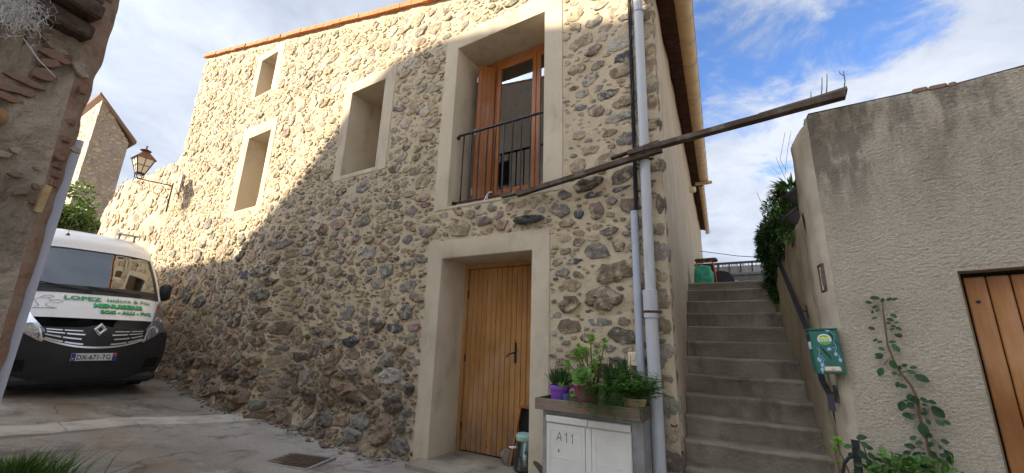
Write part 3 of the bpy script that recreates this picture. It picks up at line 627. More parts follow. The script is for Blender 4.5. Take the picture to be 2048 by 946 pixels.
for lay in range(2):
    p0 = hg - nv*(.045*lay) if nv.x > 0 else hg + nv*(.045*lay)
    s_ = build('shutter', MB().beam(p0+Vector((0, 0, (c+.06+d-.17)/2)), p0+dv*Ls+Vector((0, 0, (c+.06+d-.17)/2)), .018, d-.17-c-.06), M['window_wood'], hs)
    for i in range(4):
        q0 = p0+dv*(Ls*i/4+.002); q1 = p0+dv*(Ls*(i+1)/4-.002); build('board', MB().beam(q0+Vector((0, 0, (c+d-.11)/2)), q1+Vector((0, 0, (c+d-.11)/2)), .032, d-.17-c-.06, bev=.004), M['window_wood'], s_)
    if lay == 0:
        for z in (c+.25, c+1.25, d-.5): build('hinge', MB().box((ou.x-.012, ou.y-.02, z), (ou.x+.012, ou.y+.03, z+.11)), M['steel'], s_)

# ---- roof edge, side wall, eaves
AZ = R_(94.5); AD = Vector((math.cos(AZ), math.sin(AZ), 0)); AN = Vector((math.sin(AZ), -math.cos(AZ), 0))
A0 = Vector((-.76, 4.3, 0))
def AP(s, off, z): return A0 + AD*s + AN*off + Vector((0, 0, z))
nv_ = 44; xs_ = [FX0-.12+(FX1+.12-FX0+.12)*i/nv_ for i in range(nv_+1)]
for i in range(nv_):
    xa, xb = xs_[i]+.004, xs_[i+1]-.004; za, zb = ftop(xa), ftop(xb); j = rnd.uniform(-.008, .008); j2 = rnd.uniform(-.012, .012)
    build('verge_tile', MB().prism([(xa, FY-.075+j2, za-.02+j), (xb, FY-.075+j2, zb-.02+j), (xb, FY-.07+j2, zb+.085+j), (xa, FY-.07+j2, za+.085+j)], (0, .3, 0)), M['terracotta'], hs)
rb = MB()
for i in range(nv_):
    xa, xb = xs_[i], xs_[i+1]; za, zb = ftop(xa)+.06, ftop(xb)+.06
    k = MB()
rb.prism([(FX0-.1, FY+.1, ftop(FX0)+.045), (FX1+.3, FY+.1, ftop(FX1+.3)+.045), (FX1+.3, FY+.1, ftop(FX1+.3)+.09), (FX0-.1, FY+.1, ftop(FX0)+.09)], AD*13.8)
for i in range(60):
    x = FX0+(FX1+.25-FX0)*i/59; 
    if i % 2 == 0: rb.tube([(x, FY+.12, ftop(x)+.10), tuple(Vector((x, FY+.12, ftop(x)+.10))+AD*13.6)], .09, 6)
build('roof', rb, M['terracotta'], hs)
ss = list(np.arange(0, 3, .12))+list(np.arange(3, 14.1, .5)); zz = list(np.arange(-.3, 6.41, .15))
sw = MB(); vs = [AP(s, noise.noise(Vector((s*2, z*2, 9)))*.02*(1 if s > .05 else 0)-.002, z) for z in zz for s in ss]; n_ = len(ss)
sw.add(vs, [(j*n_+i, j*n_+i+1, (j+1)*n_+i+1, (j+1)*n_+i) for j in range(len(zz)-1) for i in range(n_-1)])
build('side_wall', sw, M['alley_render'], hs, smooth=True)
bk = MB(); q = A0+AD*14
bk.add([(FX0, FY+.1, -.3), (FX0, FY+14, -.3), (FX0, FY+14, ftop(FX0)), (FX0, FY+.1, ftop(FX0)), (q.x, q.y, -.3), (q.x, q.y, ftop(FX1))], [(0, 3, 2, 1), (1, 2, 5, 4)])
build('rear_wall', bk, M['mortar'], hs)
for i in range(34):
    s0, s1 = .02+i*.245, .02+(i+1)*.245-.012
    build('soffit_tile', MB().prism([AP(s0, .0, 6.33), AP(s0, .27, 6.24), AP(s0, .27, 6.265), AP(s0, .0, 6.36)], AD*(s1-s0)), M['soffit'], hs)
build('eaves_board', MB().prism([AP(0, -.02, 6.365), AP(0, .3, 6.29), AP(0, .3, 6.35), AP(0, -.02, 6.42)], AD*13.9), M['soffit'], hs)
def gutter(s0, s1, off, z, r, label=None):
    g = MB(); n = 9; vs = []; fs = []; m = max(2, int((s1-s0)/.5))
    for k in range(m+1):
        s = s0+(s1-s0)*k/m
        for ring in (r, r-.006):
            for i in range(n+1): t = math.pi*i/n; vs.append(AP(s, off-math.cos(t)*ring, z-math.sin(t)*ring*1.05))
    w = 2*(n+1)
    for k in range(m):
        for i in range(n): fs.append((k*w+i, k*w+i+1, (k+1)*w+i+1, (k+1)*w+i)); fs.append((k*w+n+1+i+1, k*w+n+1+i, (k+1)*w+n+1+i, (k+1)*w+n+2+i))
        fs.append((k*w+n, k*w+2*n+1, (k+1)*w+2*n+1, (k+1)*w+n)); fs.append((k*w+n+1, k*w, (k+1)*w, (k+1)*w+n+1))
    o = build('gutter', g.add(vs, fs), M['gutter'], hs, smooth=True, autos=40)
    k = s0+.25
    while k < s1:
        b = MB(); b.tube([AP(k, off-math.cos(t)*(r+.006), z-math.sin(t)*(r+.006)*1.05) for t in np.linspace(0, math.pi, 10)], .005, 5); b.tube([AP(k, off+r+.006, z), AP(k, off+r+.012, z+.02), AP(k, off+r+.002, z+.03)], .007, 5)
        build('gutter_clip', b, M['pvc_grey'], o); k += .55
    b = MB(); b.tube([AP(s0, off+r, z), AP(s1, off+r, z)], .009, 6); build('rim', b, M['pvc_grey'], o)
    return o
gutter(-.2, 7.9, .335, 6.29, .115); gutter(8.1, 13.9, .26, 6.22, .07)
h_ = MB().box((-.13, -.1, -.06), (.13, .1, .06), Matrix.Translation(AP(7.95, .36, 6.24)) @ Matrix.Rotation(AZ, 4, 'Z'), .01); h_.box((-.22, -.035, -.14), (.22, .035, -.06), Matrix.Translation(AP(7.8, .33, 6.24)) @ Matrix.Rotation(AZ+1.57, 4, 'Z'), .01)
build('rain_hopper', h_, M['gutter'], hs)
lb_ = thing('wall_light', AP(6.6, .02, 5.55), 'small cream round light on the alley wall below the gutter', 'light')
build('body', MB().lathe(AP(6.6, .0, 5.55), [(.001, -.01), (.08, -.01), (.085, .03), (.08, .12), (.05, .15), (.001, .15)], 16, AN), M['cream'], lb_, smooth=True, autos=40)

# ---- pipes and cables on the corner
PX_, PY_ = -.93, 4.17
dp = thing('downpipe', (PX_, PY_, .0), 'thick pale grey plastic downpipe at the house corner', 'pipe')
zj = pY(1308, 580, PY_).z
build('upper_pipe', MB().tube([(PX_+.055, PY_, 6.5), (PX_+.005, PY_, zj-.1)], .052, 20), M['pvc'], dp, smooth=True, autos=40)
build('lower_pipe', MB().lathe((PX_, PY_, 0), [(.06, -.1), (.06, zj-.28), (.069, zj-.27), (.069, zj), (.055, zj+.006)], 20), M['pvc'], dp, smooth=True, autos=40)
def ring(z, name='clamp', mat='iron', x=0, r=.064):
    b = MB(); b.lathe((x, PY_, z), [(r, -.012), (r+.006, -.012), (r+.006, .012), (r, .012)], 20); b.box((x+r, PY_-.01, z-.01), (x+r+.04, PY_+.01, z+.01)); b.box((x-.008, PY_+r-.01, z-.008), (x+.008, FY+.02, z+.008)); build(name, b, M[mat], dp)
ring(pY(1308, 624, PY_).z, x=PX_); ring(pY(1300, 318, PY_).z, x=PX_+.02, r=.053); ring(pY(1286, 20, PY_).z, mat='pvc_grey', x=PX_+.045, r=.053)
cd = thing('conduit', (-1.06, 4.22, 0), 'slim grey conduit standing beside the thick downpipe', 'pipe')
ct = pY(1280, 420, 4.2).z; build('tube', MB().tube([(-1.07, 4.215, -.05), (-1.06, 4.215, ct)], .04, 16), M['pvc_grey'], cd, smooth=True, autos=50)
cbk = MB()
for i in range(5):
    pts = []
    for k in range(34):
        z = ct-.15+(6.55-ct)*k/33; pts.append((-1.045+.05*(z-ct)/3.4+.016*math.sin(k*.9+i*1.3), 4.245-.012*math.cos(k*.9+i*1.3)+.004*i, z))
    cbk.tube(pts, .0085, 6)
tag(build('cable_bundle', cbk, M['black_cable'], base=(-1.04, 4.24, ct), smooth=True), 'bundle of twisted black cables running up beside the downpipe', 'cables')

# ---- balcony rail
RY = 4.42; rl = pY(922, 270, RY); rz1 = 4.64; rz0 = 3.545; rx0 = -3.72; rx1 = -2.22
br = thing('balcony_railing', ((rx0+rx1)/2, RY, rz0), 'black wrought iron balcony rail with twisted bars across the french window', 'railing')
build('top_rail', MB().box((rx0, RY-.02, rz1-.012), (rx1, RY+.02, rz1+.012), bev=.004).box((rx0-.03, RY-.022, rz1-.05), (rx0+.012, RY+.022, rz1-.013)), M['black'], br)
build('bottom_rail', MB().box((rx0, RY-.014, rz0-.009), (rx1, RY+.014, rz0+.009), bev=.003).box((rx0-.03, RY-.03, rz0-.03), (rx0+.01, RY+.03, rz0+.018)), M['black'], br)
for i in range(10):
    x = rx0+.1+i*.145; b = MB(); tw = i % 4 != 1; n = 30; vs = []; fs = []
    for k in range(n+1):
        z = rz0+(rz1-rz0)*k/n; t = k/n; a = 0 if not tw else max(0, min(1, (t-.12)/.76))*math.pi*9; r = .0085
        for j in range(4): vs.append((x+r*math.sqrt(2)*math.cos(a+math.pi/4+j*math.pi/2), RY+r*math.sqrt(2)*math.sin(a+math.pi/4+j*math.pi/2), z))
    for k in range(n):
        for j in range(4): fs.append((k*4+j, k*4+(j+1) % 4, (k+1)*4+(j+1) % 4, (k+1)*4+j))
    build('bar', b.add(vs, fs), M['black'], br)
def tie(x, mat, label):
    b = MB(); b.tube([(x, RY-.02, rz0+.02), (x+.02, RY-.035, rz0-.01), (x, RY-.02, rz0-.035), (x-.02, RY-.03, rz0+.005), (x, RY-.03, rz0+.025), (x+.05, RY-.05, rz0+.05), (x+.1, RY-.05, rz0+.045)], .006, 6); b.tube([(x, RY-.03, rz0+.02), (x-.02, RY-.05, rz0-.04), (x-.015, RY-.05, rz0-.09), (x+.02, RY-.05, rz0-.1)], .006, 6)
    return tag(build('string_tie', b, mat, base=(x, RY, rz0), smooth=True), label, 'string')
tie(pY(976, 390, RY).x, M['white'], 'white string knotted round the bottom rail of the balcony')
tie(pY(1030, 380, RY).x, simple('orange_twine', (.55, .22, .09), None, rough=.8), 'orange twine tying the timber to the balcony rail')
pb = MB().box((-3.15, 4.52, 3.47), (-2.95, 4.62, 3.55), bev=.01)
tag(build('planter_box', pb.box((-3.165, 4.51, 3.535), (-2.935, 4.63, 3.555), bev=.004), M['potgrey'], base=(-3.05, 4.57, 3.47)), 'small dark box on the sill behind the balcony rail', 'box')
# ---- timber that spans the alley
BL = pY(1035, 389, 4.19); BM_ = pY(1300, 306, 4.07); BR = Vector((.80, 3.98, 3.70)); BR = px(1690, 190, (0, 1, 0), (0, 3.98, 0))
bt = thing('spanning_timber', BM_, 'long weathered timber laid from the balcony rail across the alley to the rendered wall', 'timber')
dirb = (BR-BM_).normalized()
def rough_beam(p, q, w, h, mat, name, up=(0, 0, 1)):
    """sawn timber, modelled along its own x axis so that the grain runs with it"""
    p = Vector(p); q = Vector(q); d = q-p; L = d.length; mb = MB(); n = max(3, int(L/.2)); vs = []; fs = []
    for i in range(n+1):
        x = L*i/n
        for (y, z) in ((-w/2, -h/2), (w/2, -h/2), (w/2, h/2), (-w/2, h/2)):
            vs.append((x, y+noise.noise(Vector((x*3, y*40, z*40)))*.004, z+noise.noise(Vector((x*3, y*40+9, z*40)))*.004))
    for i in range(n):
        for k in range(4): fs.append((i*4+k, i*4+(k+1) % 4, (i+1)*4+(k+1) % 4, (i+1)*4+k))
    fs += [(3, 2, 1, 0), (n*4, n*4+1, n*4+2, n*4+3)]
    o = build(name, mb.add(vs, fs), mat, bt, local=True); o.rotation_euler = d.to_track_quat('X', 'Z').to_euler(); o.location = p-bt.location; return o
rough_beam(BL, BM_+dirb*.12, .065, .055, M['beam_wood'], 'plank')
rough_beam(BM_-dirb*.22+Vector((0, -.02, .055)), BR, .085, .05, M['beam_wood'], 'plank')
rough_beam(BR-dirb*.62+Vector((0, .02, .042)), BR+dirb*.02+Vector((0, .02, .045)), .10, .03, M['grey_wood'], 'plank')
rough_beam(pY(1003, 394, 4.21), pY(1085, 376, 4.2), .07, .022, M['grey_wood'], 'plank')
rough_beam(BM_-dirb*.42+Vector((0, -.01, .065)), BM_+dirb*.1+Vector((0, -.01, .09)), .05, .02, M['beam_wood'], 'plank')
wb = MB()
wb.tube([(BM_.x+.05*math.cos(t), BM_.y-.01+.06*math.cos(t), BM_.z+.02+.06*math.sin(t)) for t in np.linspace(0, 2*math.pi, 14)], .004, 5)
build('wire', wb, M['iron'], bt)
# ---- meter cabinet with its tray of pots
KY = 3.86
cab = thing('meter_cabinet', (-1.5, 4.02, 0), 'cream electricity meter cabinet marked A11 in a concrete surround below the plants', 'cabinet')
cx0, cx1, ct_ = -1.955, -.985, .955
kb = MB(); kb.box((cx0, KY+.015, -.1), (cx0+.045, 4.24, ct_), bev=.004); kb.box((cx1-.10, KY+.015, -.1), (cx1, 4.24, ct_), bev=.004); kb.box((cx0+.045, KY+.015, ct_-.035), (cx1-.10, 4.24, ct_), bev=.004); kb.box((cx0+.045, KY+.12, -.1), (cx1-.1, 4.2, ct_-.035)); build('concrete_surround', kb, M['concrete'], cab)
fx0, fx1 = cx0+.048, cx1-.103; fm = (fx0+fx1)/2-.01
fbx = MB(); fbx.box((fx0, KY+.01, 0), (fx1, KY+.1, ct_-.04)); build('box', fbx, M['cabinet'], cab)
def cdoor(l, r):
    b = MB(); zt = ct_-.11; b.box((l, KY-.005, .1), (r, KY+.012, zt), bev=.004)
    b.box((l+.03, KY-.009, .20), (r-.03, KY-.004, .22)); 
    for (p0, p1) in (((l+.03, zt-.06), (r-.03, zt-.05)), ((l+.03, .26), (r-.03, .27))): b.box((p0[0], KY-.0085, p0[1]), (p1[0], KY-.004, p1[1]))
    for x in (l+.03, r-.04): b.box((x, KY-.0085, .27), (x+.01, KY-.004, zt-.06))
    b.box((l+.06, KY-.0075, zt-.115), (r-.08, KY-.004, zt-.11)); b.box((l+.06, KY-.0075, zt-.30), (r-.08, KY-.004, zt-.295))
    return build('cabinet_door', b, M['cabinet'], cab)
d1 = cdoor(fx0+.004, fm-.004); d2 = cdoor(fm+.06, fx1-.004)
build('mullion', MB().box((fm, KY-.002, .1), (fm+.055, KY+.012, ct_-.112), bev=.003), M['cabinet'], cab)
for (l, r) in ((fx0, fm+.025), (fm+.03, fx1)): build('hood', MB().box((l, KY-.018, ct_-.10), (r, KY+.03, ct_-.042), bev=.006), M['cabinet'], cab)
build('lock', MB().box((fx0+.035, KY-.012, .33), (fx0+.055, KY-.006, .37)), M['black'], d1); build('mark', MB().box((fx0+.13, KY-.012, .60), (fx0+.136, KY-.0055, .625)), M['black'], d1)
def text2d(s, size, bold=0.0, spacing=1.0, shear=0.0):
    cu = bpy.data.curves.new('t', 'FONT'); cu.body = s; cu.size = size; cu.offset = bold; cu.space_character = spacing; cu.shear = shear; cu.resolution_u = 3; ob = bpy.data.objects.new('t', cu); C.objects.link(ob)
    dg = bpy.context.evaluated_depsgraph_get(); me = bpy.data.meshes.new_from_object(ob.evaluated_get(dg)); vs = [tuple(v.co) for v in me.vertices]; fs = [tuple(p.vertices) for p in me.polygons]
    bpy.data.objects.remove(ob); bpy.data.meshes.remove(me); return vs, fs
def text_mb(s, size, fn, bold=0.0, spacing=1.0, shear=0.0, cell=None):
    vs, fs = text2d(s, size, bold, spacing, shear); return MB().add([fn(v[0], v[1]) for v in vs], fs)
# handwritten A11: thin strokes
sb = MB()
def stroke(pts, r=.0025): sb.tube([(fx0+.11+p[0], KY-.0065, .70+p[1]) for p in pts], r, 4)
stroke([(0, 0), (.022, .06), (.03, .075), (.04, .05), (.048, .0)]); stroke([(.012, .028), (.045, .026)]); stroke([(.085, .055), (.105, .075), (.103, -.005)]); stroke([(.145, .052), (.163, .072), (.162, -.01)])
build('lettering', sb, M['black'], d1)
# crate tray
TZ = ct_+.004
tr = thing('wooden_tray', (-1.47, 4.0, TZ), 'shallow grey board tray on top of the meter cabinet holding the flower pots', 'tray')
tx0, tx1, ty0, ty1, tz1 = -2.02, -.965, KY-.03, 4.2, TZ+.105
build('board', MB().box((tx0, ty0, TZ), (tx1-.02, ty0+.018, tz1), bev=.003), M['crate_wood'], tr); build('board', MB().box((tx0, ty1-.018, TZ), (tx1, ty1, tz1), bev=.003), M['crate_wood'], tr)
build('board', MB().box((tx1-.018, ty0, TZ), (tx1, ty1-.02, tz1+.004), bev=.003), M['grey_wood'], tr); build('board', MB().box((tx0, ty0+.02, TZ), (tx0+.018, ty1-.02, tz1-.002), bev=.003), M['grey_wood'], tr); build('tray_bottom', MB().box((tx0+.02, ty0+.02, TZ+.002), (tx1-.02, ty1-.02, TZ+.066)), M['grey_wood'], tr)
nb = MB()
for z in (.012, .03, .048, .066, .084): nb.box((tx0-.004, ty0+.003, TZ+z), (tx0+.003, ty0+.012, TZ+z+.008)); nb.box((tx1-.03, ty0-.003, TZ+z), (tx1-.022, ty0+.002, TZ+z+.008))
tag(build('joint', nb, M['dark'], tr), kind='stuff')
PZ = TZ+.07
def pot(name, x, y, r, h, mat, label, cat='plant pot', z=None, taper=.78, group='plant pots on the tray'):
    z = PZ if z is None else z; t = thing(name, (x, y, z), label, cat, group)
    build('shell', MB().lathe((x, y, z), [(.001, .0), (r*taper, 0), (r*.93, h*.72), (r, h*.74), (r*1.03, h*.97), (r*1.0, h), (r*.93, h), (r*.9, h*.8), (.001, h*.8)], 24), mat, t, smooth=True, autos=40)
    build('soil', MB().lathe((x, y, z), [(r*.9, h*.84), (.001, h*.88)], 14), M['soil'], t, smooth=True); return t
def mlook(mb, a=.7, b=1.25): k = rnd.uniform(a, b); mb.col = (k, k*rnd.uniform(.95, 1.08), k*rnd.uniform(.8, 1.1))
def spiky(mb, x, y, z, n, L, w, spread=1.0, up=.6):
    for i in range(n):
        t = i/n; a = i*2.4+rnd.uniform(-.3, .3); e = (1-t)*spread; d = Vector((math.cos(a)*e, math.sin(a)*e, up+t*.8)); mlook(mb)
        l = L*rnd.uniform(.7, 1.1); mb.leaf((x+math.cos(a)*.015, y+math.sin(a)*.015, z), d, (0, 0, 1), l, w, rnd.uniform(-.15, .15), .25)
pa = pot('purple_pot', -1.83, 4.0, .105, .155, M['purple'], 'purple plastic pot with a dark spiky aloe, at the left end of the tray')
mb = MB()
for (dx, dy) in ((-.045, 0), (.03, .02), (.055, -.04), (-.02, -.05), (0, .05)): spiky(mb, -1.83+dx, 4.0+dy, PZ+.13, 15, .2, .024, .75, .6)
build('aloe', mb, M['leaf_dark'], pa)
mb = MB(); spiky(mb, -1.77, 3.90, PZ+.15, 9, .07, .022, 1.2, .35); build('rosette', mb, M['leaf_light'], pa)
pc = pot('blue_cup', -1.715, 3.9, .034, .085, M['bluecup'], 'little blue cup standing between the purple and the magenta pots', 'cup', taper=.95)
pm = pot('magenta_pot', -1.545, 4.0, .125, .175, M['magenta'], 'magenta pot with a pale green rosette and tall leggy stems', 'plant pot')
def rosette(mb, c, R, n, axis=(0, -.35, 1)):
    ax = Vector(axis).normalized(); sd = ax.orthogonal().normalized(); u = ax.cross(sd); c = Vector(c)
    for i in range(n):
        t = i/n; a = i*2.399; r = R*(1-t)**.7; out = sd*math.cos(a)+u*math.sin(a); d = (out*(1-t*.75)+ax*(.25+1.0*t)).normalized(); mlook(mb, .8, 1.2)
        w = R*.55*(1-t*.4); L = R*(.95-.45*t); b = c+ax*(t*R*.45)+out*R*.08
        s2 = d.cross(ax).normalized(); up = s2.cross(d); vs = [b+s2*w*.15, b-s2*w*.15]
        for (f, ww, lift) in ((.45, .42, .05), (.78, .5, .1), (.95, .32, .2), (1.03, .0, .3)):
            vs += [b+d*L*f+s2*w*ww+up*L*lift*.5, b+d*L*f+up*L*lift*.25-up*.0, b+d*L*f-s2*w*ww+up*L*lift*.5]
        mb.add(vs, [(0, 2, 3, 1), (1, 3, 4), (2, 5, 6, 3), (3, 6, 7, 4), (5, 8, 9, 6), (6, 9, 10, 7), (8, 11, 12, 9), (9, 12, 13, 10)])
mb = MB(); rosette(mb, (-1.545, 3.93, PZ+.235), .125, 42, (0, -.75, .65)); build('rosette', mb, M['succulent'], pm, smooth=True)
st = MB(); mb = MB()
for (x, z, b0) in ((-1.58, .56, -1.5), (-1.5, .66, -1.47), (-1.42, .5, -1.45), (-1.66, .47, -1.52), (-1.72, .38, -1.55), (-1.45, .4, -1.46), (-1.36, .62, -1.44), (-1.62, .5, -1.53), (-1.74, .24, -1.6), (-1.53, .52, -1.5)):
    y = 4.02+rnd.uniform(-.05, .06); m_ = ((b0+x)/2+rnd.uniform(-.02, .02), y, PZ+.12+z*.45); st.tube([(b0, 4.02, PZ+.13), m_, (x, y, PZ+z*.93)], [.009, .006, .005], 6)
    for k in range(2): rosette(mb, (x+rnd.uniform(-.02, .02), y, PZ+z*.93-k*.05), .058-.015*k, 13, (rnd.uniform(-.4, .4), -.5, .8))
build('stem', st, M['stem'], pm, smooth=True); tag(build('leaves', mb, M['leaf_light'], pm), kind='stuff')
pg = pot('dark_pot', -1.28, 4.03, .11, .16, M['potgrey'], 'dark pot of trailing rosemary and blade leaves in the middle of the tray')
mb = MB(); spiky(mb, -1.33, 4.08, PZ+.14, 34, .30, .022, .6, .8); spiky(mb, -1.24, 4.1, PZ+.14, 28, .30, .02, .5, .9); spiky(mb, -1.2, 4.1, PZ+.16, 20, .32, .02, .4, .9); tag(build('blades', mb, M['leaf_dark'], pg), kind='stuff')
mb = MB()
for i in range(85):
    x, y, z = -1.30+rnd.gauss(0, .09), 3.92+rnd.gauss(0, .04), PZ+.16; d = Vector((rnd.gauss(0, .5), -.75+rnd.gauss(0, .3), rnd.uniform(.0, .7)))*.5; p = Vector((x, y, z)); pts = [p]
    for k in range(14):
        p = p+d.normalized()*.024; d += Vector((rnd.gauss(0, .09), -.01, -.085)); pts.append(p)
        for q in range(4): mlook(mb, .7, 1.4); a = rnd.uniform(0, 6.28); mb.leaf(p, d.normalized()*.6+Vector((math.cos(a), math.sin(a)*.8, .5)), (0, 0, 1), .035, .0075, .1)
tag(build('rosemary', mb, M['leaf'], pg), kind='stuff')
pt = pot('sand_pot', -1.075, 3.98, .105, .105, simple('sand_clay', (.40, .29, .17), None, rough=.8), 'low sand coloured pot with small bright leaves at the right end of the tray', taper=.9)
mb = MB()
for i in range(120):
    p = Vector((-1.10+rnd.gauss(0, .09), 3.98+rnd.gauss(0, .07), PZ+.1)); d = Vector((rnd.gauss(0, .6), rnd.gauss(-.2, .5), 1)).normalized()
    for k in range(9):
        p = p+d*.027; d = (d+Vector((rnd.gauss(0, .2), rnd.gauss(0, .2), -.05))).normalized()
        for q in range(3): mlook(mb, .7, 1.4); a = rnd.uniform(0, 6.28); mb.leaf(p, (math.cos(a), math.sin(a), .35), (0, 0, 1), .037, .019, .2)
tag(build('leaves', mb, M['leaf'], pt), kind='stuff')
ib = thing('timer_box', (-1.155, 4.29, 1.46), 'small cream square box with a round dial on the wall above the pots', 'switch box')
ic = pY(1267, 718, 4.26); build('case', MB().box((ic.x-.05, 4.235, ic.z-.068), (ic.x+.05, 4.31, ic.z+.068), bev=.008), M['cream'], ib); build('dial', MB().lathe((ic.x, 4.235, ic.z+.012), [(.027, 0), (.027, .005), (.022, .006), (.02, .002), (.001, .003)], 20, (0, -1, 0)), M['cream'], ib, smooth=True, autos=30)
hk = thing('iron_hook', (-.74, 4.3, .7), 'small rusty iron hook sticking out of the house corner low down', 'hook'); hb = MB(); hp = pY(1345, 852, 4.24); hb.tube([(hp.x-.03, 4.33, hp.z), (hp.x, 4.24, hp.z), (hp.x+.035, 4.22, hp.z), (hp.x+.045, 4.22, hp.z+.02)], .007, 6); build('rod', hb, M['iron'], hk)
# ---- things at the door
stn = MB(); c_ = Vector((-2.93, 4.80, .2)); bm = bmesh.new(); bmesh.ops.create_icosphere(bm, subdivisions=3, radius=1)
for v in bm.verts: p = v.co.copy(); v.co = Vector((p.x*.085, p.y*.075, p.z*.105))*(1+.28*noise.noise(p*1.3)+.1*noise.noise(p*4))
stn.col = (.26, .215, .17); stn.add([v.co+Vector((-2.86, 4.72, .21)) for v in bm.verts], [tuple(v.index for v in f.verts) for f in bm.faces]); bm.free()
tag(build('loose_stone', stn, M['stone'], base=(-2.86, 4.72, .12), smooth=True), 'loose grey stone used as a door stop in front of the wooden door', 'stone')
jr = thing('glass_jar', (-2.58, 4.62, .13), 'large old glass jar with a pale green lid standing beside the door', 'jar'); jx, jy, jz = -2.575, 4.66, .135
build('glass', MB().lathe((jx, jy, jz), [(.001, 0), (.135, 0), (.142, .02), (.128, .16), (.10, .30), (.098, .325), (.094, .325), (.095, .30), (.122, .16), (.136, .025), (.001, .012)], 28), M['jarglass'], jr, smooth=True, autos=40)
build('lid', MB().lathe((jx, jy, jz+.325), [(.001, .0), (.115, 0), (.12, .01), (.12, .055), (.11, .068), (.001, .07)], 28), simple('pale_green_lid', (.36, .52, .44), (.30, .45, .38), 10, .5), jr, smooth=True, autos=40)
build('contents', MB().lathe((jx, jy, jz+.014), [(.001, 0), (.125, .0), (.12, .06), (.001, .07)], 20), M['soil'], jr, smooth=True); build('liner', MB().lathe((jx, jy, jz+.16), [(.10, 0), (.085, .15)], 20), simple('milky_film', (.5, .6, .56), None, rough=.5), jr, smooth=True)
tg = MB().tube([(jx-.11, jy-.04, jz+.24), (jx-.15, jy-.06, jz+.23), (jx-.19, jy-.07, jz+.235)], [.012, .015, .008], 7); build('tag', tg, M['white'], jr, smooth=True)
sk = MB().tube([pY(1052, 905, 4.42), pY(1068, 922, 4.32), pY(1088, 946, 4.2), pY(1105, 972, 4.1)], [.022, .024, .026, .024], 9)
tag(build('broken_branch', sk, M['bark'], base=pY(1088, 946, 4.25), smooth=True), 'broken brown branch leaning beside the glass jar', 'branch')
ch = thing('folded_frame', (-2.5, 4.82, .13), 'dark wooden frame leaning on the door behind the jar', 'frame'); y1, y2 = 4.8, 4.86
build('rail', MB().beam((-2.72, 4.72, .82), (-2.36, 4.80, .84), .04, .04, bev=.005), M['window_wood'], ch); build('leg', MB().beam((-2.80, 4.68, .13), (-2.70, 4.73, .82), .03, .035, up=(0, 1, 0)), M['garage'], ch); build('leg', MB().beam((-2.40, 4.70, .13), (-2.38, 4.80, .83), .03, .035, up=(0, 1, 0)), M['garage'], ch); build('panel', MB().beam((-2.57, 4.73, .3), (-2.57, 4.76, .79), .30, .012, up=(0, 1, 0)), M['dark'], ch)

# ------------------------------------------------------------------ alley stairs
stz = [.506+.195*k for k in range(11)]+[2.60]
BZ = R_(96.4); BD = Vector((math.cos(BZ), math.sin(BZ), 0)); BN = Vector((math.sin(BZ), -math.cos(BZ), 0)); B0 = Vector((.45, 4.25, 0))
def alleyL(y): return A0.x + (y-A0.y)*AD.x/AD.y
def alleyR(y): return B0.x + (y-B0.y)*BD.x/BD.y
stairs = tag(bpy.data.objects.new('stairs', None), 'steep flight of worn concrete steps climbing the alley beside the stone house', None, None, 'structure'); C.objects.link(stairs); stairs.location = (-.2, 4, 0)
for k in range(-2, 12):
    z1 = stz[k] if k >= 0 else stz[0]+.195*k; z0 = (stz[k-1] if k > 0 else stz[0]+.195*(k-1))-.03; y0 = 4.5+.24*k; y1 = y0+.30 if k < 11 else 14
    xl, xr = alleyL(y0)+.0, alleyR(y0)+.03; mb = MB(); n = 26; vs = []; fs = []
    prof = [(y0+.02, z0), (y0+.012, z1-.06), (y0-.006, z1-.035), (y0-.008, z1-.012), (y0+.012, z1), (y0+.12, z1-.004), (y1, z1-.004)]
    for i in range(n+1):
        f = i/n; x = xl+(xr-xl)*f
        for j, (y, z) in enumerate(prof):
            a = noise.noise(Vector((x*3, k*3, j*.7)))*.006+noise.noise(Vector((x*22, k*3, j*2)))*.006; wear = -.006*math.exp(-((f-.45)/.25)**2) if j in (3, 4) else 0
            vs.append((alleyL(y)+(alleyR(y)+.03-alleyL(y))*f if j == 6 else x, y+(a if j < 6 else 0), z+a*.8*(j > 0)+wear))
    m = len(prof)
    for i in range(n):
        for j in range(m-1): fs.append((i*m+j, (i+1)*m+j, (i+1)*m+j+1, i*m+j+1))
    build('step', mb.add(vs, fs), M['step'], stairs, smooth=True, autos=60)
up = MB().prism([(.62, 4.75, -.3), (.36, 7.2, -.3), (-.3, 14, -.3), (6, 14, -.3), (6, 4.75, -.3)], (0, 0, 2.72)); up.box((-2.3, 14.01, -.3), (6, 15, 2.5)); tag(build('upper_ground', up, M['ground']), 'higher ground behind the parapet', None, None, 'structure')

# ------------------------------------------------------------------ parapet, rail and right hand wall
pw = thing('parapet_wall', (.4, 5, 2.5), 'low damp rendered wall following the steps below the hanging shrub', 'wall')
def BP(s, off, z): return B0+BD*s+BN*off+Vector((0, 0, z))      # off > 0 is away from the alley
ss = list(np.arange(.24, 3.01, .06)); ns = len(ss); vs = []; zz = list(np.arange(-.2, 2.81, .06))
def ptop(s): return lerp(s, [0, 1.2, 1.5, 3], [2.84, 2.80, 2.62, 2.60])+noise.noise(Vector((s*5, 0, 0)))*.02
for j, z in enumerate(zz):
    for s in ss:
        t = z*ptop(s)/2.8; vs.append(BP(s, noise.noise(Vector((s*3, z*3, 2)))*.02, t))
for o in (.03, .12, .26):
    for s in ss: vs.append(BP(s, o, ptop(s)+(.015 if o < .2 else 0)))
for s in ss: vs.append(BP(s, .26, 0))
nr = len(zz)+4
build('body', MB().add(vs, [(j*ns+i+1, j*ns+i, (j+1)*ns+i, (j+1)*ns+i+1) for j in range(nr-1) for i in range(ns-1)]), M['parapet'], pw, smooth=True)
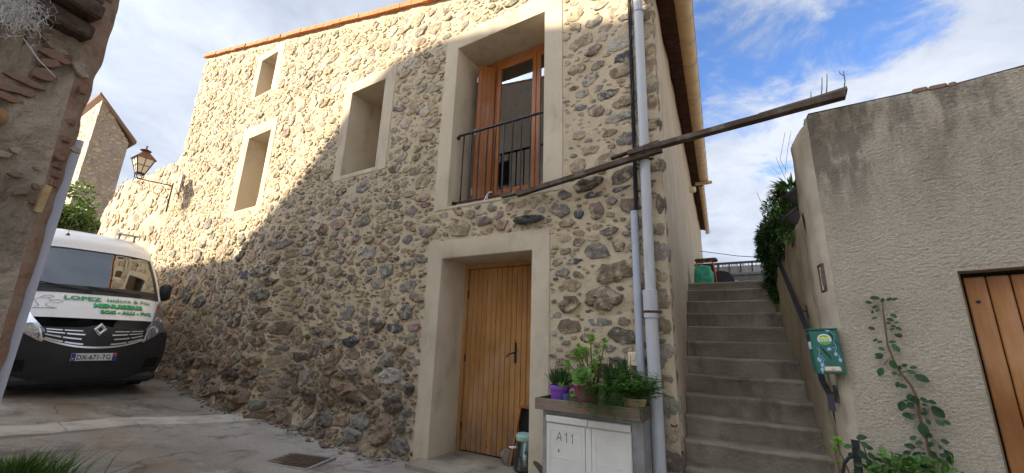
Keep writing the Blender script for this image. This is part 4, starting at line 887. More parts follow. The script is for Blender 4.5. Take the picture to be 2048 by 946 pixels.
RA = R_(-20); RE = Vector((math.cos(RA), math.sin(RA), 0)); RN = Vector((math.sin(RA), -math.cos(RA), 0)); R0 = Vector((.5, 4.2, 0))
def RP(u, z, d=0.0): return R0+RE*u+RN*d+Vector((0, 0, z))
def rtop(u): return lerp(u, [0, .05, .7, .93, 1.26, 5], [3.60, 3.69, 3.585, 3.535, 3.51, 3.2])
rw = thing('rendered_wall', (.5, 4.2, 0), 'tall roughcast rendered wall with dark streaks and a brown plank garage door', 'wall')
GA, GB_, GT = .725, 3.3, 2.155
us = lines(0.03, 1.5, .010, [GA])+list(np.arange(1.6, 5.3, .1)); us = sorted(set(us+[GB_])); zs = lines(-.3, .7, .1, [])[:-1]+lines(.7, 3.75, .0085, [GT])
def RPn(u, z, d):
    zt = rtop(u)
    if u < 1.6: n = noise.noise(Vector((u*38, z*70, 0)))*.0055+noise.noise(Vector((u*66, z*105, 3)))*.005+noise.noise(Vector((u*3, z*3, 7)))*.006
    else: n = 0
    if z > zt-.04: n -= .03*((z-zt+.04)/.04)**2
    if abs(z-GT) < .03 and u > GA-.01 or abs(u-GA) < .012 and z < GT+.01: n = -.004+n*.5
    return RP(u, z, n)
build('front', sheet(us, zs, RPn, lambda u, z: GA < u < GB_ and z < GT, rtop), M['crepi'], rw, smooth=True)
# rounded corner, side face, top and back
vs = []; zz = list(np.arange(-.3, 3.72, .04)); q0 = RP(.03, 0); q1 = RP(.008, 0, -.008); prof = [(q0.x, q0.y), (q1.x, q1.y), (.482, 4.222), (.462, 4.27), (.44, 4.40), (.415, 4.58), (.58, 4.64), (.9, 4.5)]
for z in zz:
    for i, (x, y) in enumerate(prof):
        n = noise.noise(Vector((y*6, z*5, 5)))*.012*(i > 1); cut = .10*sstep(3.52, 3.72, z)*(1 < i < 6); vs.append((x+n+cut, y, min(z, rtop(.03)-.015-.03*(i > 2))))
mb = MB(); L = len(prof); mb.add(vs, [(j*L+i, j*L+i+1, (j+1)*L+i+1, (j+1)*L+i) for j in range(len(zz)-1) for i in range(L-1)])
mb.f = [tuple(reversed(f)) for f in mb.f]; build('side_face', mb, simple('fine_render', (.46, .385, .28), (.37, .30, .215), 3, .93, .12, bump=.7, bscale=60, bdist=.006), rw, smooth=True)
us2 = [0, .05, .2, .4, .7, .93, 1.26, 3, 5.2]; vs = []
for u in us2: vs += [RP(u, rtop(u)-.012, .0), RP(u, rtop(u)+.012, -.1), RP(u, rtop(u)-.05, -.34), RP(u, -.3, -.34)]
build('coping', MB().add(vs, [(i*4+k, (i+1)*4+k, (i+1)*4+k+1, i*4+k+1) for i in range(len(us2)-1) for k in range(3)]), M['parapet'], rw)
cb = MB()
for i, (u0, u1) in enumerate(((.715, .80), (.805, .90), (.905, .945))): build('brick', MB().box((0, 0, 0), (u1-u0, .06, .035), Matrix.Translation(RP(u0, rtop(u0)-.032, .006)) @ Matrix.Rotation(RA, 4, 'Z') @ Matrix.Rotation(.17, 4, 'Y'), .006), M['brick'], rw)
rv = MB(); D_ = .17
rv.add([RP(GA, -.3, 0), RP(GA, GT, 0), RP(GA, GT, -D_), RP(GA, -.3, -D_), RP(GB_, GT, 0), RP(GB_, GT, -D_), RP(GB_, -.3, 0), RP(GB_, -.3, -D_)], [(0, 1, 2, 3), (1, 4, 5, 2), (4, 6, 7, 5)]); build('reveal', rv, M['parapet'], rw)
gd = build('garage_door', MB().add([RP(GA, -.3, -D_), RP(GA, GT, -D_), RP(GB_, GT, -D_), RP(GB_, -.3, -D_)], [(0, 1, 2, 3)]), M['dark'], rw)
u = GA+.01
for i in range(24):
    w = .101; o = build('plank', MB().box((0, 0, 0), (w, .03, GT-.03), None, .006), M['garage'], gd, local=True); o.matrix_local = Matrix.Translation(RP(u, 0, -D_+.035)-rw.location) @ Matrix.Rotation(RA, 4, 'Z'); u += w+.006
    if i in (0, 2, 4, 6): bmb = MB().lathe(RP(u-.06, GT-.2, -D_+.037), [(.011, -.004), (.011, .004), (.007, .008), (.001, .009)], 10, RN); build('bolt', bmb, M['black'], gd)
    if u > GB_-.1: break
# handrail
hr = thing('handrail', BP(1.6, -.05, 2.4), 'flat black iron handrail running down the alley wall behind the green letterbox', 'handrail')
hp1 = px(1550, 505, BN, BP(0, -.06, 0)); hp2 = px(1618, 668, BN, BP(0, -.06, 0)); hp3 = px(1645, 762, BN, BP(0, -.06, 0)); hp4 = px(1660, 790, BN, BP(0, -.06, 0)); hp5 = px(1666, 822, BN, BP(0, -.06, 0))
rb = MB(); pts = [hp1, hp2, hp3, hp4, hp5]; vs = []
for i, p in enumerate(pts):
    d = (pts[min(i+1, 4)]-pts[max(i-1, 0)]).normalized(); u_ = d.cross(BN).normalized()
    for (a, b) in ((-.024, -.006), (.024, -.006), (.024, .006), (-.024, .006)): vs.append(p+u_*a+BN*b if False else p+BN*a*.9+u_*b)
build('bar', rb.add(vs, [(i*4+k, i*4+(k+1) % 4, (i+1)*4+(k+1) % 4, (i+1)*4+k) for i in range(4) for k in range(4)]+[(0, 1, 2, 3), (19, 18, 17, 16)]), M['black'], hr)
for t in ((1600, 612), (1652, 772)):
    q = px(t[0], t[1], BN, BP(0, -.06, 0)); b = MB(); b.tube([q, q+Vector((0, 0, -.045)), q+BN*.055+Vector((0, 0, -.05))], .008, 6); b.lathe(q+BN*.05+Vector((0, 0, -.05)), [(.001, 0), (.03, 0), (.03, .006), (.001, .006)], 12, BN); b.box((-.008, -.02, -.07), (.008, .02, .06), Matrix.Translation(q+BN*.052+Vector((0, 0, -.05)))); build('bracket', b, M['black'], hr)
# letterbox: front turned to the street
MX = Matrix.Translation((.325, 4.13, 1.42)) @ Matrix.Rotation(R_(4), 4, 'Z') @ Matrix.Rotation(R_(-3), 4, 'Y'); MW, MH, MD = .185, .335, .15
lbx = thing('letterbox', (.41, 4.2, 1.42), 'green letterbox with white painted leaves and a STOP PUB sticker', 'letterbox')
def LP(x, z, d=0.0): return MX @ Vector((x, -d, z))
build('body', MB().box((0, 0, 0), (MW, MD, MH), MX, .006), M['mailgreen'], lbx); build('lid', MB().box((-.006, -.008, MH), (MW+.006, MD, MH+.012), MX, .003), M['mailgreen'], lbx)
nm = build('name_holder', MB().box((.052, -.008, .022), (.158, .0, .056), MX, .006), M['cream'], lbx); build('lock', MB().lathe(LP(.105, .039, .008), [(.011, 0), (.011, .003), (.001, .004)], 14, MX.to_3x3() @ Vector((0, -1, 0))), M['steel'], nm)
def disc(mb, x, z, rx, rz, d, n=24):
    o = len(mb.v); mb.add([LP(x+rx*math.cos(2*math.pi*i/n), z+rz*math.sin(2*math.pi*i/n), d) for i in range(n)], [tuple(range(n))])
sx_, sz_ = .092, .262; sk = MB(); disc(sk, sx_, sz_, .046, .041, .0012); stk = build('sticker', sk, M['white'], lbx)
g1 = MB(); disc(g1, sx_, sz_-.004, .042, .036, .0018); build('green_disc', g1, M['green_print'], stk)
g2 = MB(); g2.add([LP(sx_-.04, sz_+.004, .0024), LP(sx_-.03, sz_+.018, .0024), LP(sx_-.015, sz_+.014, .0024), LP(sx_-.005, sz_+.024, .0024), LP(sx_+.01, sz_+.016, .0024), LP(sx_+.03, sz_+.022, .0024), LP(sx_+.04, sz_+.006, .0024)], [(0, 1, 2, 3, 4, 5, 6)]); build('yellow_hill', g2, M['yellow_print'], stk)
g3 = MB().add([LP(sx_-.04, sz_-.016, .003), LP(sx_-.04, sz_+.003, .003), LP(sx_+.04, sz_+.003, .003), LP(sx_+.04, sz_-.016, .003)], [(0, 3, 2, 1)]); build('white_strip', g3, M['white'], stk)
build('lettering', text_mb('STOP PUB', .0165, lambda x, y: LP(sx_-.037+x*.92, sz_-.013+y, .0036), .0003), M['mailgreen'], stk)
dw = MB()
def pline(pts, r): dw.tube([LP(x, z, .001) for x, z in pts], r, 4)
pline([(.035, .0), (.036, .03), (.045, .05), (.034, .085), (.05, .11), (.035, .14), (.045, .17), (.038, .2)], .0022); pline([(.052, .03), (.06, .06), (.05, .085), (.065, .11), (.048, .14)], .0018); pline([(.14, .32), (.16, .29), (.15, .24), (.16, .2), (.145, .175), (.158, .14), (.165, .11)], .002); pline([(.15, .2), (.12, .19), (.11, .175)], .0016); pline([(.036, .03), (.05, .045)], .002)
def pleaf(x, z, a, L, w):
    c, s = math.cos(a), math.sin(a); P_ = lambda u, v: LP(x+u*c-v*s, z+u*s+v*c, .0022); dw.add([P_(0, 0), P_(L*.35, w), P_(L*.75, w*.7), P_(L, 0), P_(L*.75, -w*.7), P_(L*.35, -w)], [(5, 4, 3, 2, 1, 0)])
for a in ((.125, .193, 3.5, .035, .013), (.15, .165, 4.4, .035, .012), (.166, .12, 4.6, .034, .012), (.036, .09, 1.9, .04, .012), (.038, .05, 1.3, .038, .012), (.04, .015, 1.8, .036, .01), (.14, .325, 2.9, .035, .01)): pleaf(*a)
tag(build('painted_leaves', dw, M['paleblue'], lbx), kind='stuff')
dw = MB()
for (x0, z0, s) in ((.05, .19, 1), (.075, .15, -1), (.12, .30, 1), (.135, .25, -1)):
    for k in range(6): pline([(x0+.004*k, z0+.02-.006*k), (x0+.02+.004*k, z0+.005-.008*k), (x0+.018+.002*k, z0-.022-.006*k)], .0009)
tag(build('ink_lines', dw, M['black'], lbx), kind='stuff')
fl = MB().box((-.004, .02, .19), (0, .11, .245), MX); build('flap', fl, M['white'], lbx); fl2 = MB().box((-.004, .02, .26), (0, .13, .30), MX); build('slot', fl2, M['black'], lbx)
pq = thing('wall_plaque', RP(0, 2.2, -.1), 'small wooden framed plaque on the narrow end of the rendered wall', 'plaque')
SN = Vector((-math.cos(BZ-1.57), -math.sin(BZ-1.57), 0)).normalized(); pc_ = px(1648, 556, BN, BP(.06, -.03, 0))
PM = Matrix.Translation(pc_) @ Matrix.Rotation(BZ, 4, 'Z'); build('frame', MB().box((-.055, -.0, -.11), (-.04, .022, .11), PM, .003).box((.04, 0, -.11), (.055, .022, .11), PM, .003).box((-.04, 0, .095), (.04, .022, .11), PM, .003).box((-.04, 0, -.11), (.04, .022, -.095), PM, .003), M['beam_wood'], pq)
build('panel', MB().box((-.04, .004, -.095), (.04, .012, .095), PM), M['cream'], pq); build('motif', MB().add([PM @ Vector(p) for p in ((-.012, .014, -.06), (.012, .014, -.06), (.02, .014, .0), (.004, .014, .07), (-.006, .014, .07), (-.02, .014, .01))], [(0, 1, 2, 3, 4, 5)]), M['garage'], pq)

# ---- vine on the roughcast wall: stem and single leaves
vp = [(1868, 952), (1862, 915), (1850, 870), (1838, 830), (1836, 800), (1822, 770), (1800, 745), (1785, 715), (1775, 690), (1770, 650), (1766, 620), (1765, 600)]
vts = [px(x, y, RN, RP(0, 0, .03)) for x, y in vp]
vn = thing('climbing_rose', RP(.4, .7, .03), 'thin climbing rose with single leaves trained up the roughcast wall', 'climber')
smb = MB(); smb.tube(vts, [.011, .010, .009, .008, .008, .007, .006, .006, .005, .005, .004, .003], 6)
def rleaf(x, y, L, ang, d=.05, mat='leaf_blue', parent=vn, n=None):
    p = px(x, y, RN, RP(0, 0, d)); dirv = (RE*math.cos(ang)+Vector((0, 0, math.sin(ang)))+RN*rnd.uniform(-.1, .5)).normalized(); mb = MB(); mlook(mb, .6, 1.3); L *= .74; w = L*.64; nn = (RN*1.0+Vector((0, 0, rnd.uniform(.2, .8)))).normalized(); sd = dirv.cross(nn).normalized(); up = sd.cross(dirv)
    vs = [p]; fs = []; pr = ((.12, .55), (.35, .95), (.6, 1.0), (.82, .65), (.95, .28))
    for f, q in pr: vs += [p+dirv*L*f+sd*w/2*q+up*w*.10*q-up*L*.12*f*f, p+dirv*L*f-up*L*.12*f*f, p+dirv*L*f-sd*w/2*q+up*w*.10*q-up*L*.12*f*f]
    vs.append(p+dirv*L-up*L*.13); fs = [(0, 1, 2), (0, 2, 3)]
    for k in range(4): a = 1+k*3; fs += [(a, a+3, a+4, a+1), (a+1, a+4, a+5, a+2)]
    fs += [(13, 16, 14), (14, 16, 15)]
    build('leaf', mb.add(vs, fs), M[mat], parent)
for a in [(1760, 598, .085, 2.8), (1772, 600, .06, .2), (1764, 605, .05, 1.2), (1757, 612, .055, 3.5), (1780, 628, .06, -.6), (1755, 635, .05, 3.4), (1772, 645, .04, -.2), (1778, 660, .05, .3), (1788, 668, .06, -.5), (1756, 678, .05, 3.6), (1785, 690, .08, -.9), (1770, 700, .055, 2.7), (1768, 712, .075, 2.9), (1780, 720, .085, -1.2), (1765, 735, .09, -2.0),
    (1812, 742, .07, -.2), (1828, 750, .11, -.45), (1800, 740, .05, 1.4), (1815, 775, .07, 2.8), (1822, 790, .09, -1.1), (1808, 802, .10, -2.0), (1826, 808, .06, -2.6), (1855, 802, .06, -.2), (1862, 812, .12, -.9), (1830, 835, .09, 2.9), (1845, 845, .12, -1.6), (1870, 840, .07, -.6), (1885, 842, .055, -.4), (1866, 875, .07, 2.6), (1880, 880, .06, -.2), (1888, 900, .08, -.9), (1895, 912, .07, -1.3), (1832, 895, .08, 3.0), (1842, 905, .09, -2.4), (1856, 893, .06, .8), (1868, 915, .06, -.5), (1822, 905, .06, 3.4), (1850, 925, .08, -1.9)]: rleaf(*a)
for i in range(46):
    f = rnd.uniform(0, len(vp)-1.01); k = int(f); f -= k; x = vp[k][0]+(vp[k+1][0]-vp[k][0])*f; y = vp[k][1]+(vp[k+1][1]-vp[k][1])*f; sd = rnd.choice((-1, 1))
    rleaf(x+sd*rnd.uniform(2, 22), y+rnd.uniform(-8, 8), rnd.uniform(.035, .07), rnd.uniform(-1.2, .5) if sd > 0 else rnd.uniform(2.6, 4.3), rnd.uniform(.025, .08))
for (x0, y0, x1, y1) in ((1800, 745, 1828, 748), (1836, 800, 1862, 806), (1850, 870, 1890, 900), (1838, 830, 1825, 835), (1785, 715, 1768, 730), (1850, 900, 1832, 895)): smb.tube([px(x0, y0, RN, RP(0, 0, .03)), px((x0+x1)/2, (y0+y1)/2-4, RN, RP(0, 0, .05)), px(x1, y1, RN, RP(0, 0, .05))], .0028, 4)
build('stem', smb, M['stem'], vn, smooth=True)
def leaf_cluster(mb, boxes, L, w):
    for (c, r, n) in boxes:
        for i in range(n):
            a = Vector((rnd.gauss(0, 1), rnd.gauss(0, 1), rnd.gauss(0, 1))).normalized()*(rnd.random()**.33); p = Vector(c)+Vector((a.x*r[0], a.y*r[1], a.z*r[2])); mlook(mb, .6, 1.4)
            d = (a*.8+Vector((rnd.gauss(0, .5), rnd.gauss(0, .5), rnd.gauss(.2, .4)))).normalized(); mb.leaf(p, d, (rnd.gauss(0, .4), rnd.gauss(-.3, .4), 1), L*rnd.uniform(.7, 1.3), w*rnd.uniform(.8, 1.2), .25)
gp = thing('wall_foot_plant', RP(.45, .55, .2), 'low leafy plant growing along the foot of the roughcast wall', 'plant')
mb = MB(); leaf_cluster(mb, [(px(x, y, RN, RP(0, 0, .12)), (.10, .1, .06), 26) for x, y in ((1775, 935), (1800, 925), (1830, 938), (1855, 940), (1880, 945), (1790, 950), (1750, 955), (1820, 952))], .07, .04); tag(build('leaves', mb, M['leaf'], gp), kind='stuff')
mb = MB()
for x in (1770, 1800, 1830, 1860, 1885): mb.tube([px(x+6, 990, RN, RP(0, 0, .1)), px(x+3, 955, RN, RP(0, 0, .11)), px(x, 925, RN, RP(0, 0, .13))], .004, 5)
build('stem', mb, M['stem'], gp)
ip = thing('iron_post', RP(.06, .6, .2), 'dark iron post with a curled hoop at the foot of the roughcast wall', 'post')
q = lambda x, y: px(x, y, RN, RP(0, 0, .16)); b = MB(); b.beam(q(1722, 980), q(1710, 880), .045, .02, up=RN); build('post', b, M['black'], ip); b = MB(); b.tube([q(1708, 912), q(1697, 916), q(1689, 926), q(1686, 945), q(1688, 975)], .011, 8); build('hoop', b, M['black'], ip, smooth=True)
sp = thing('stalky_succulent', q(1690, 960), 'two pink stalks with bright green rosettes beside the iron post', 'plant'); mb = MB(); b = MB()
for (pts, R) in (([(1705, 960), (1690, 925), (1680, 905), (1676, 888)], .055), ([(1684, 965), (1676, 935), (1672, 915), (1671, 902)], .035), ([(1690, 962), (1681, 940), (1678, 925)], .018)):
    w_ = [q(x, y) for x, y in pts]; b.tube(w_, .006, 6); rosette(mb, w_[-1], R, 14, (0, -.4, .9))
build('stem', b, M['stem'], sp, smooth=True); tag(build('rosettes', mb, M['leaf_light'], sp), kind='stuff')
np2 = thing('young_rose', q(1720, 900), 'short rose shoot leaning on the iron post', 'plant'); b = MB(); b.tube([q(x, y) for x, y in ((1748, 960), (1738, 925), (1728, 895), (1715, 876))], .004, 5); build('stem', b, M['stem'], np2)
for a in [(1712, 876, .09, .3), (1722, 884, .07, -.6), (1706, 893, .08, 3.3), (1716, 900, .09, -.9), (1730, 893, .06, -.2), (1736, 905, .07, -.9), (1704, 905, .06, -2.2), (1734, 916, .09, -1.2), (1744, 925, .08, -.4), (1752, 930, .08, -1.0), (1726, 930, .07, 3.2), (1720, 940, .09, -2)]: rleaf(*a, d=.19, parent=np2)

# ---- shrub and pots on the parapet
sh = thing('trailing_shrub', (.22, 6.2, 2.6), 'dense dark green shrub spilling over the end of the parapet above the steps', 'shrub'); mb = MB()
def bx(x, y): return px(x, y, BN, BP(0, 0, 0))
bl = []
for (x, y, r, s) in ((1585, 440, .12, .12), (1575, 410, .12, .1), (1540, 455, .16, .14), (1527, 480, .13, .14), (1530, 510, .14, .16), (1560, 440, .16, .14), (1548, 470, .2, .2), (1535, 490, .16, .18), (1545, 510, .2, .2), (1550, 540, .17, .2), (1548, 570, .13, .18), (1555, 590, .1, .12), (1575, 450, .12, .12), (1528, 465, .1, .12), (1565, 500, .1, .16)):
    c = bx(x, y)-BN*.05; c.y = min(max(c.y, 5.6), 6.5); c = px(x, y, (0, 1, 0), c); bl.append((c, (s*.62, r, r*.8), int(26000*r*s)))
leaf_cluster(mb, bl, .06, .024); tag(build('foliage', mb, M['leaf_dark'], sh), kind='stuff')
mb = MB()
for i in range(7): c = bx(1562, 470); mb.tube([c+Vector((.1, 0, -.1)), c+Vector((rnd.uniform(-.1, .05), rnd.uniform(-.2, .2), rnd.uniform(-.4, .2)))], .006, 5)
build('stem', mb, M['bark'], sh)
mb = MB()
for (x0, y0, x1, y1, x2, y2) in ((1572, 360, 1558, 330, 1552, 315), (1570, 350, 1575, 300, 1582, 262), (1575, 345, 1560, 320, 1570, 265), (1535, 420, 1520, 400, 1514, 385), (1560, 350, 1545, 335, 1542, 345)): mb.tube([px(x, y, (0, 1, 0), (0, 5.0, 0)) for x, y in ((x0, y0), (x1, y1), (x2, y2))], .0025, 4)
tag(build('dry_tendrils', mb, M['reed'], sh), kind='stuff')
def tilted_pot(x, y, Y, R, H, ax, label, nm='hanging_pot'):
    c = pY(x, y, Y); t = thing(nm, c, label, 'plant pot', 'hanging pots behind the wall corner'); build('shell', MB().lathe(c, [(.001, -H), (R*.68, -H), (R*.95, -.03), (R*1.06, -.025), (R*1.08, 0), (R*.98, 0), (R*.95, -.03), (.001, -.03)], 22, ax), M['potgrey'], t, smooth=True, autos=40); return t, c
h1, c1 = tilted_pot(1585, 382, 4.85, .115, .2, (-.55, -.1, .83), 'upper dark hanging pot with spiky reddish leaves behind the wall corner')
mb = MB()
for i in range(150):
    a = rnd.uniform(0, 6.28); mlook(mb, .6, 1.5); d = Vector((-.3+math.cos(a)*.8, math.sin(a)*.8, rnd.uniform(-.2, 1.0))); mb.leaf(c1+Vector((math.cos(a)*.06-.02, math.sin(a)*.06, .02)), d, (0, 0, 1), rnd.uniform(.09, .19), .02, rnd.uniform(-.1, .5))
tag(build('blades', mb, M['leaf'], h1), kind='stuff')
mb = MB()
for i in range(26):
    a = rnd.uniform(1.8, 4.4); d = Vector((math.cos(a), math.sin(a)*.5, rnd.uniform(-.5, .2))); mb.leaf(c1+Vector((-.05, 0, .0)), d, (0, 0, 1), rnd.uniform(.12, .22), .014, .2)
tag(build('red_blades', mb, simple('reddish_blade', (.14, .05, .035), (.10, .09, .03), 30, .6), h1), kind='stuff')
h2, c2 = tilted_pot(1580, 424, 4.95, .12, .2, (-.6, -.1, .8), 'lower dark hanging pot half hidden by the shrub')
mb = MB(); leaf_cluster(mb, [(c2+Vector((-.10, 0, .06)), (.15, .14, .12), 420), (c1+Vector((-.08, .1, -.04)), (.12, .12, .12), 300), (c2+Vector((-.02, .05, -.2)), (.1, .1, .14), 260)], .055, .018); tag(build('leaves', mb, M['leaf'], h2), kind='stuff')
tw = thing('dry_twigs', BR+Vector((-.1, .03, .03)), 'four bare dry stems standing up from the upper end of the timber', 'twigs')
for (x, y0, y1, k) in ((1688, 182, 142, 1), (1652, 195, 148, 0), (1642, 198, 155, 0), (1620, 205, 184, 0)):
    b = MB(); p = [pY(x, y0, 4.0), pY(x+2, (y0+y1)/2, 4.0), pY(x-1+3*(not k), y1, 4.0)]; b.tube(p, [.005, .004, .003], 5)
    if k: b.tube([pY(x, 152, 4.0), pY(x-8, 147, 4.0), pY(x-9, 143, 4.0)], .003, 4)
    build('stem', b, M['grey_wood'], tw)

# ---- things on the landing
TZ2 = 2.6
bgm = MB(); bm = bmesh.new(); bmesh.ops.create_icosphere(bm, subdivisions=4, radius=1)
for v in bm.verts:
    p = v.co.copy(); q_ = max(abs(p.x), abs(p.y), abs(p.z)); p = p.lerp(p/q_, .55); z = p.z; w = 1.0-.22*(z+1)/2; v.co = Vector((p.x*.165*w, p.y*.13*w, z*.19))*(1+.10*noise.noise(p*2.2)+.06*noise.noise(Vector((p.x*2, p.y*2, p.z*9)))); 
    if v.co.z < -.15: v.co.z = -.15
bc = pY(1407, 545, 7.5); bgm.add([v.co+Vector((bc.x, 7.5, TZ2+.15)) for v in bm.verts], [tuple(v.index for v in f.verts) for f in bm.faces]); bm.free()
bag = thing('green_bag', (bc.x, 7.5, TZ2), 'crumpled green woven bag standing at the top of the steps', 'bag'); build('sack', bgm, M['bag'], bag, smooth=True)
oc = thing('folding_chair', (bc.x+.12, 7.75, TZ2), 'orange tube framed folding chair with a brown cushion behind the green bag', 'chair')
p_ = lambda x, y, Y=7.75: pY(x, y, Y)
o1 = MB(); o1.tube([p_(1434, 566), p_(1427, 528), p_(1422, 522), p_(1413, 525), p_(1400, 522), p_(1393, 527), p_(1390, 566)], .011, 8); build('frame', o1, M['orange'], oc, smooth=True); o1 = MB(); o1.tube([p_(1430, 566, 7.85), p_(1423, 528, 7.85)], .011, 8); build('leg', o1, M['orange'], oc, smooth=True)
ctop = p_(1410, 521); build('cushion', MB().box((ctop.x-.17, 7.72, ctop.z-.01), (ctop.x+.19, 7.95, ctop.z+.04), None, .018), M['beam_wood'], oc)
build('back_rest', MB().box((ctop.x-.1, 7.77, ctop.z-.4), (ctop.x+.14, 7.79, ctop.z-.05)), M['black'], oc)
tt = thing('round_table_top', (p_(1443, 560, 8.0).x, 8.0, TZ2), 'dark round folded table top leaning beside the orange chair', 'table'); tcn = p_(1443, 562, 8.0); build('top', MB().lathe((tcn.x, 8.0, tcn.z-.02), [(.001, -.01), (.20, -.01), (.21, 0), (.20, .01), (.001, .01)], 36, (0, -1, .12)), simple('charcoal_mesh', (.03, .031, .035), None, rough=.6), tt, smooth=True, autos=30)
build('leg', MB().tube([(tcn.x, 8.06, TZ2), (tcn.x, 8.05, tcn.z)], .015, 8), M['black'], tt)
fw2 = thing('terrace_wall', (-.5, 10, TZ2), 'low grey wall at the back of the landing under a reed fence', 'wall'); z1 = pY(1480, 545, 10).z; build('body', MB().box((-2.4, 10, TZ2-.2), (1.2, 10.25, z1-.06)), M['concrete'], fw2); build('coping', MB().box((-2.4, 9.96, z1-.06), (1.2, 10.3, z1), None, .01), M['concrete'], fw2)
rf = thing('reed_fence', (-.3, 10.1, z1), 'reed screen fence on the low wall behind the landing', 'fence'); z2 = pY(1480, 527, 10.1).z+.02
for x in np.arange(-1.4, 1.1, .22): build('post', MB().beam((x, 10.1, z1), (x+.01, 10.1, z2), .03, .03, up=(0, 1, 0)), M['grey_wood'], rf)
build('rail', MB().box((-1.45, 10.08, z2-.02), (1.1, 10.13, z2+.025)), M['grey_wood'], rf); b = MB()
for i in range(120): x = rnd.uniform(-1.42, 1.05); b.tube([(x, 10.12, z1), (x+rnd.gauss(-.03, .04), 10.12, z2-.02)], .004, 4)
tag(build('reed', b, M['reed'], rf), kind='stuff'); build('sheet', MB().box((-1.42, 10.16, z1), (1.05, 10.17, z2-.06)), simple('sunlit_white_backing', (.72, .72, .74), None, rough=.8), rf)  # white sheet behind the reeds paints in their sunlit look
tp = MB(); vs = []; 
for j in range(5):
    for i in range(22): x = -.75+1.1*i/21; vs.append((x, 9.2+j*.15, TZ2+.06+.38*math.sin(j/4*1.57)*(.8+.2*noise.noise(Vector((x*3, j, 0))))+.04*noise.noise(Vector((x*6, j*2, 4)))))
tag(build('tarpaulin', tp.add(vs, [(j*22+i, j*22+i+1, (j+1)*22+i+1, (j+1)*22+i) for j in range(4) for i in range(21)]), M['tarp'], base=(-.2, 9.5, TZ2), smooth=True), 'grey blue tarpaulin heaped below the low terrace wall', 'tarpaulin')
ow = MB(); a_ = pY(1398, 502, 16); b_ = pY(1560, 517, 16); ow.tube([a_+(a_-b_)*.6, a_, (a_+b_)/2-Vector((0, 0, .05)), b_, b_+(b_-a_)*2.2+Vector((0, 0, .6))], .012, 5); tag(build('overhead_cable', ow, M['black_cable'], base=a_), 'thin overhead cable crossing the sky above the landing', 'cable')

# ------------------------------------------------------------------ old wall, lamp, tower, tree
wl = thing('ruined_wall', (-17, 4.3, 1.2), 'sunlit ruined rubble wall with an uneven top beyond the stone house', 'wall')
OX0, OX1 = -20.3, -13.7
def otop(x): return lerp(x, [-20.4, -20.2, -19.6, -19, -18, -17, -16, -15, -14], [5.6, 5.75, 6.35, 6.62, 6.6, 6.55, 6.6, 6.55, 6.75])+noise.noise(Vector((x*3, 0, 0)))*.12
def OY(x): return 4.40+.05*math.sin(x*1.1)
def OP(u, z, d): return (u, OY(u)-d, z)
us = lines(OX0, OX1, .12, []); zs = lines(.6, 7.0, .12, [])
ob = build('wall', sheet(us, zs, lambda u, z, d: OP(u, z, noise.noise(Vector((u*2, z*2, 0)))*.05), lambda u, z: False, otop), M['mortar'], wl, smooth=True)
cp = MB(); cp.add([p for u in us for p in ((u, OY(u), otop(u)), (u, OY(u)+.5, otop(u)-.1), (u, OY(u)+.5, .5))], [(i*3+k, (i+1)*3+k, (i+1)*3+k+1, i*3+k+1) for i in range(len(us)-1) for k in range(2)]+[(0, 1, 2)]); build('back', cp, M['mortar'], wl)
p2 = Pack(rnd); p2.fill(OX0, OX1, .8, 6.9, lambda u, z: (.34, 1.4, .98, (TAN, PALE, TAN, PINK, GREY, BROWN), .4), lambda u, z, w, h: z+h/2 < otop(u)+.04 and z-h/2 > gz(u, 4.3), 700, (1.1, .75, .5)); lay_stones(p2, OP, ob, .014, 110, rnd)
lp = pX(345, 372, -14.0) ; lamp_y = 4.12
lt = thing('street_lantern', (-14.1, 4.2, lp.z), 'old iron wall lantern with a copper hood on a scrolled bracket at the house corner', 'lamp')
lz = pY(345, 372, 4.15).z; lx = pY(345, 372, 4.15).x
end = px(288, 352, (1, 0, 0), (lx+.0, 0, 0)); L_ = Vector((lx, 4.15, lz)); armv = Vector((-.25, -1.0, 0)).normalized()
# the arm stands out from the wall; its length is read from the picture
def on_arm(t, dz=0): return L_+armv*t+Vector((0, 0, dz))
ARM = .74
b = MB(); b.tube([L_+Vector((0, .0, .08)), L_+Vector((0, 0, -.75))], .02, 6); b.tube([L_, on_arm(ARM)], .016, 6); build('bracket', b, M['iron'], lt, smooth=True)
b = MB()
def scroll(t0, z0, R, turns, s, n=26): b.tube([on_arm(t0+s*R*(1-k/n*.8)*math.cos(k/n*turns*6.28), z0+R*(1-k/n*.8)*math.sin(k/n*turns*6.28)) for k in range(n+1)], .008, 5)
scroll(.26, -.20, .15, 1.6, -1); scroll(.62, -.12, .09, 1.6, 1); b.tube([on_arm(.05, -.36), on_arm(.2, -.36), on_arm(.42, -.26), on_arm(.5, -.02)], .008, 5); build('scroll', b, M['iron'], lt, smooth=True)
lc = on_arm(ARM-.03)
def fr_ring(r, z, rot=math.pi/4): return [lc+Vector((r*math.cos(rot+k*math.pi/2), r*math.sin(rot+k*math.pi/2), z)) for k in range(4)]
b = MB(); r0, r1, z0, z1 = .115, .27, .15, .55
bt_, tp_ = fr_ring(r0, z0), fr_ring(r1, z1); mid = fr_ring((r0+r1)/2, (z0+z1)/2)
for k in range(4):
    b.tube([bt_[k], tp_[k]], .014, 5); 
    for rr in (bt_, tp_, mid): b.tube([rr[k], rr[(k+1) % 4]], .011, 5)
    b.tube([(bt_[k]+bt_[(k+1) % 4])/2, (tp_[k]+tp_[(k+1) % 4])/2], .009, 5); b.tube([lc+Vector((0, 0, .0)), fr_ring(.10, .03)[k], bt_[k]], .011, 5); b.tube([fr_ring(.115, .12)[k], fr_ring(.115, .12)[(k+1) % 4]], .01, 5)
build('frame', b, M['iron'], lt); gl = MB()
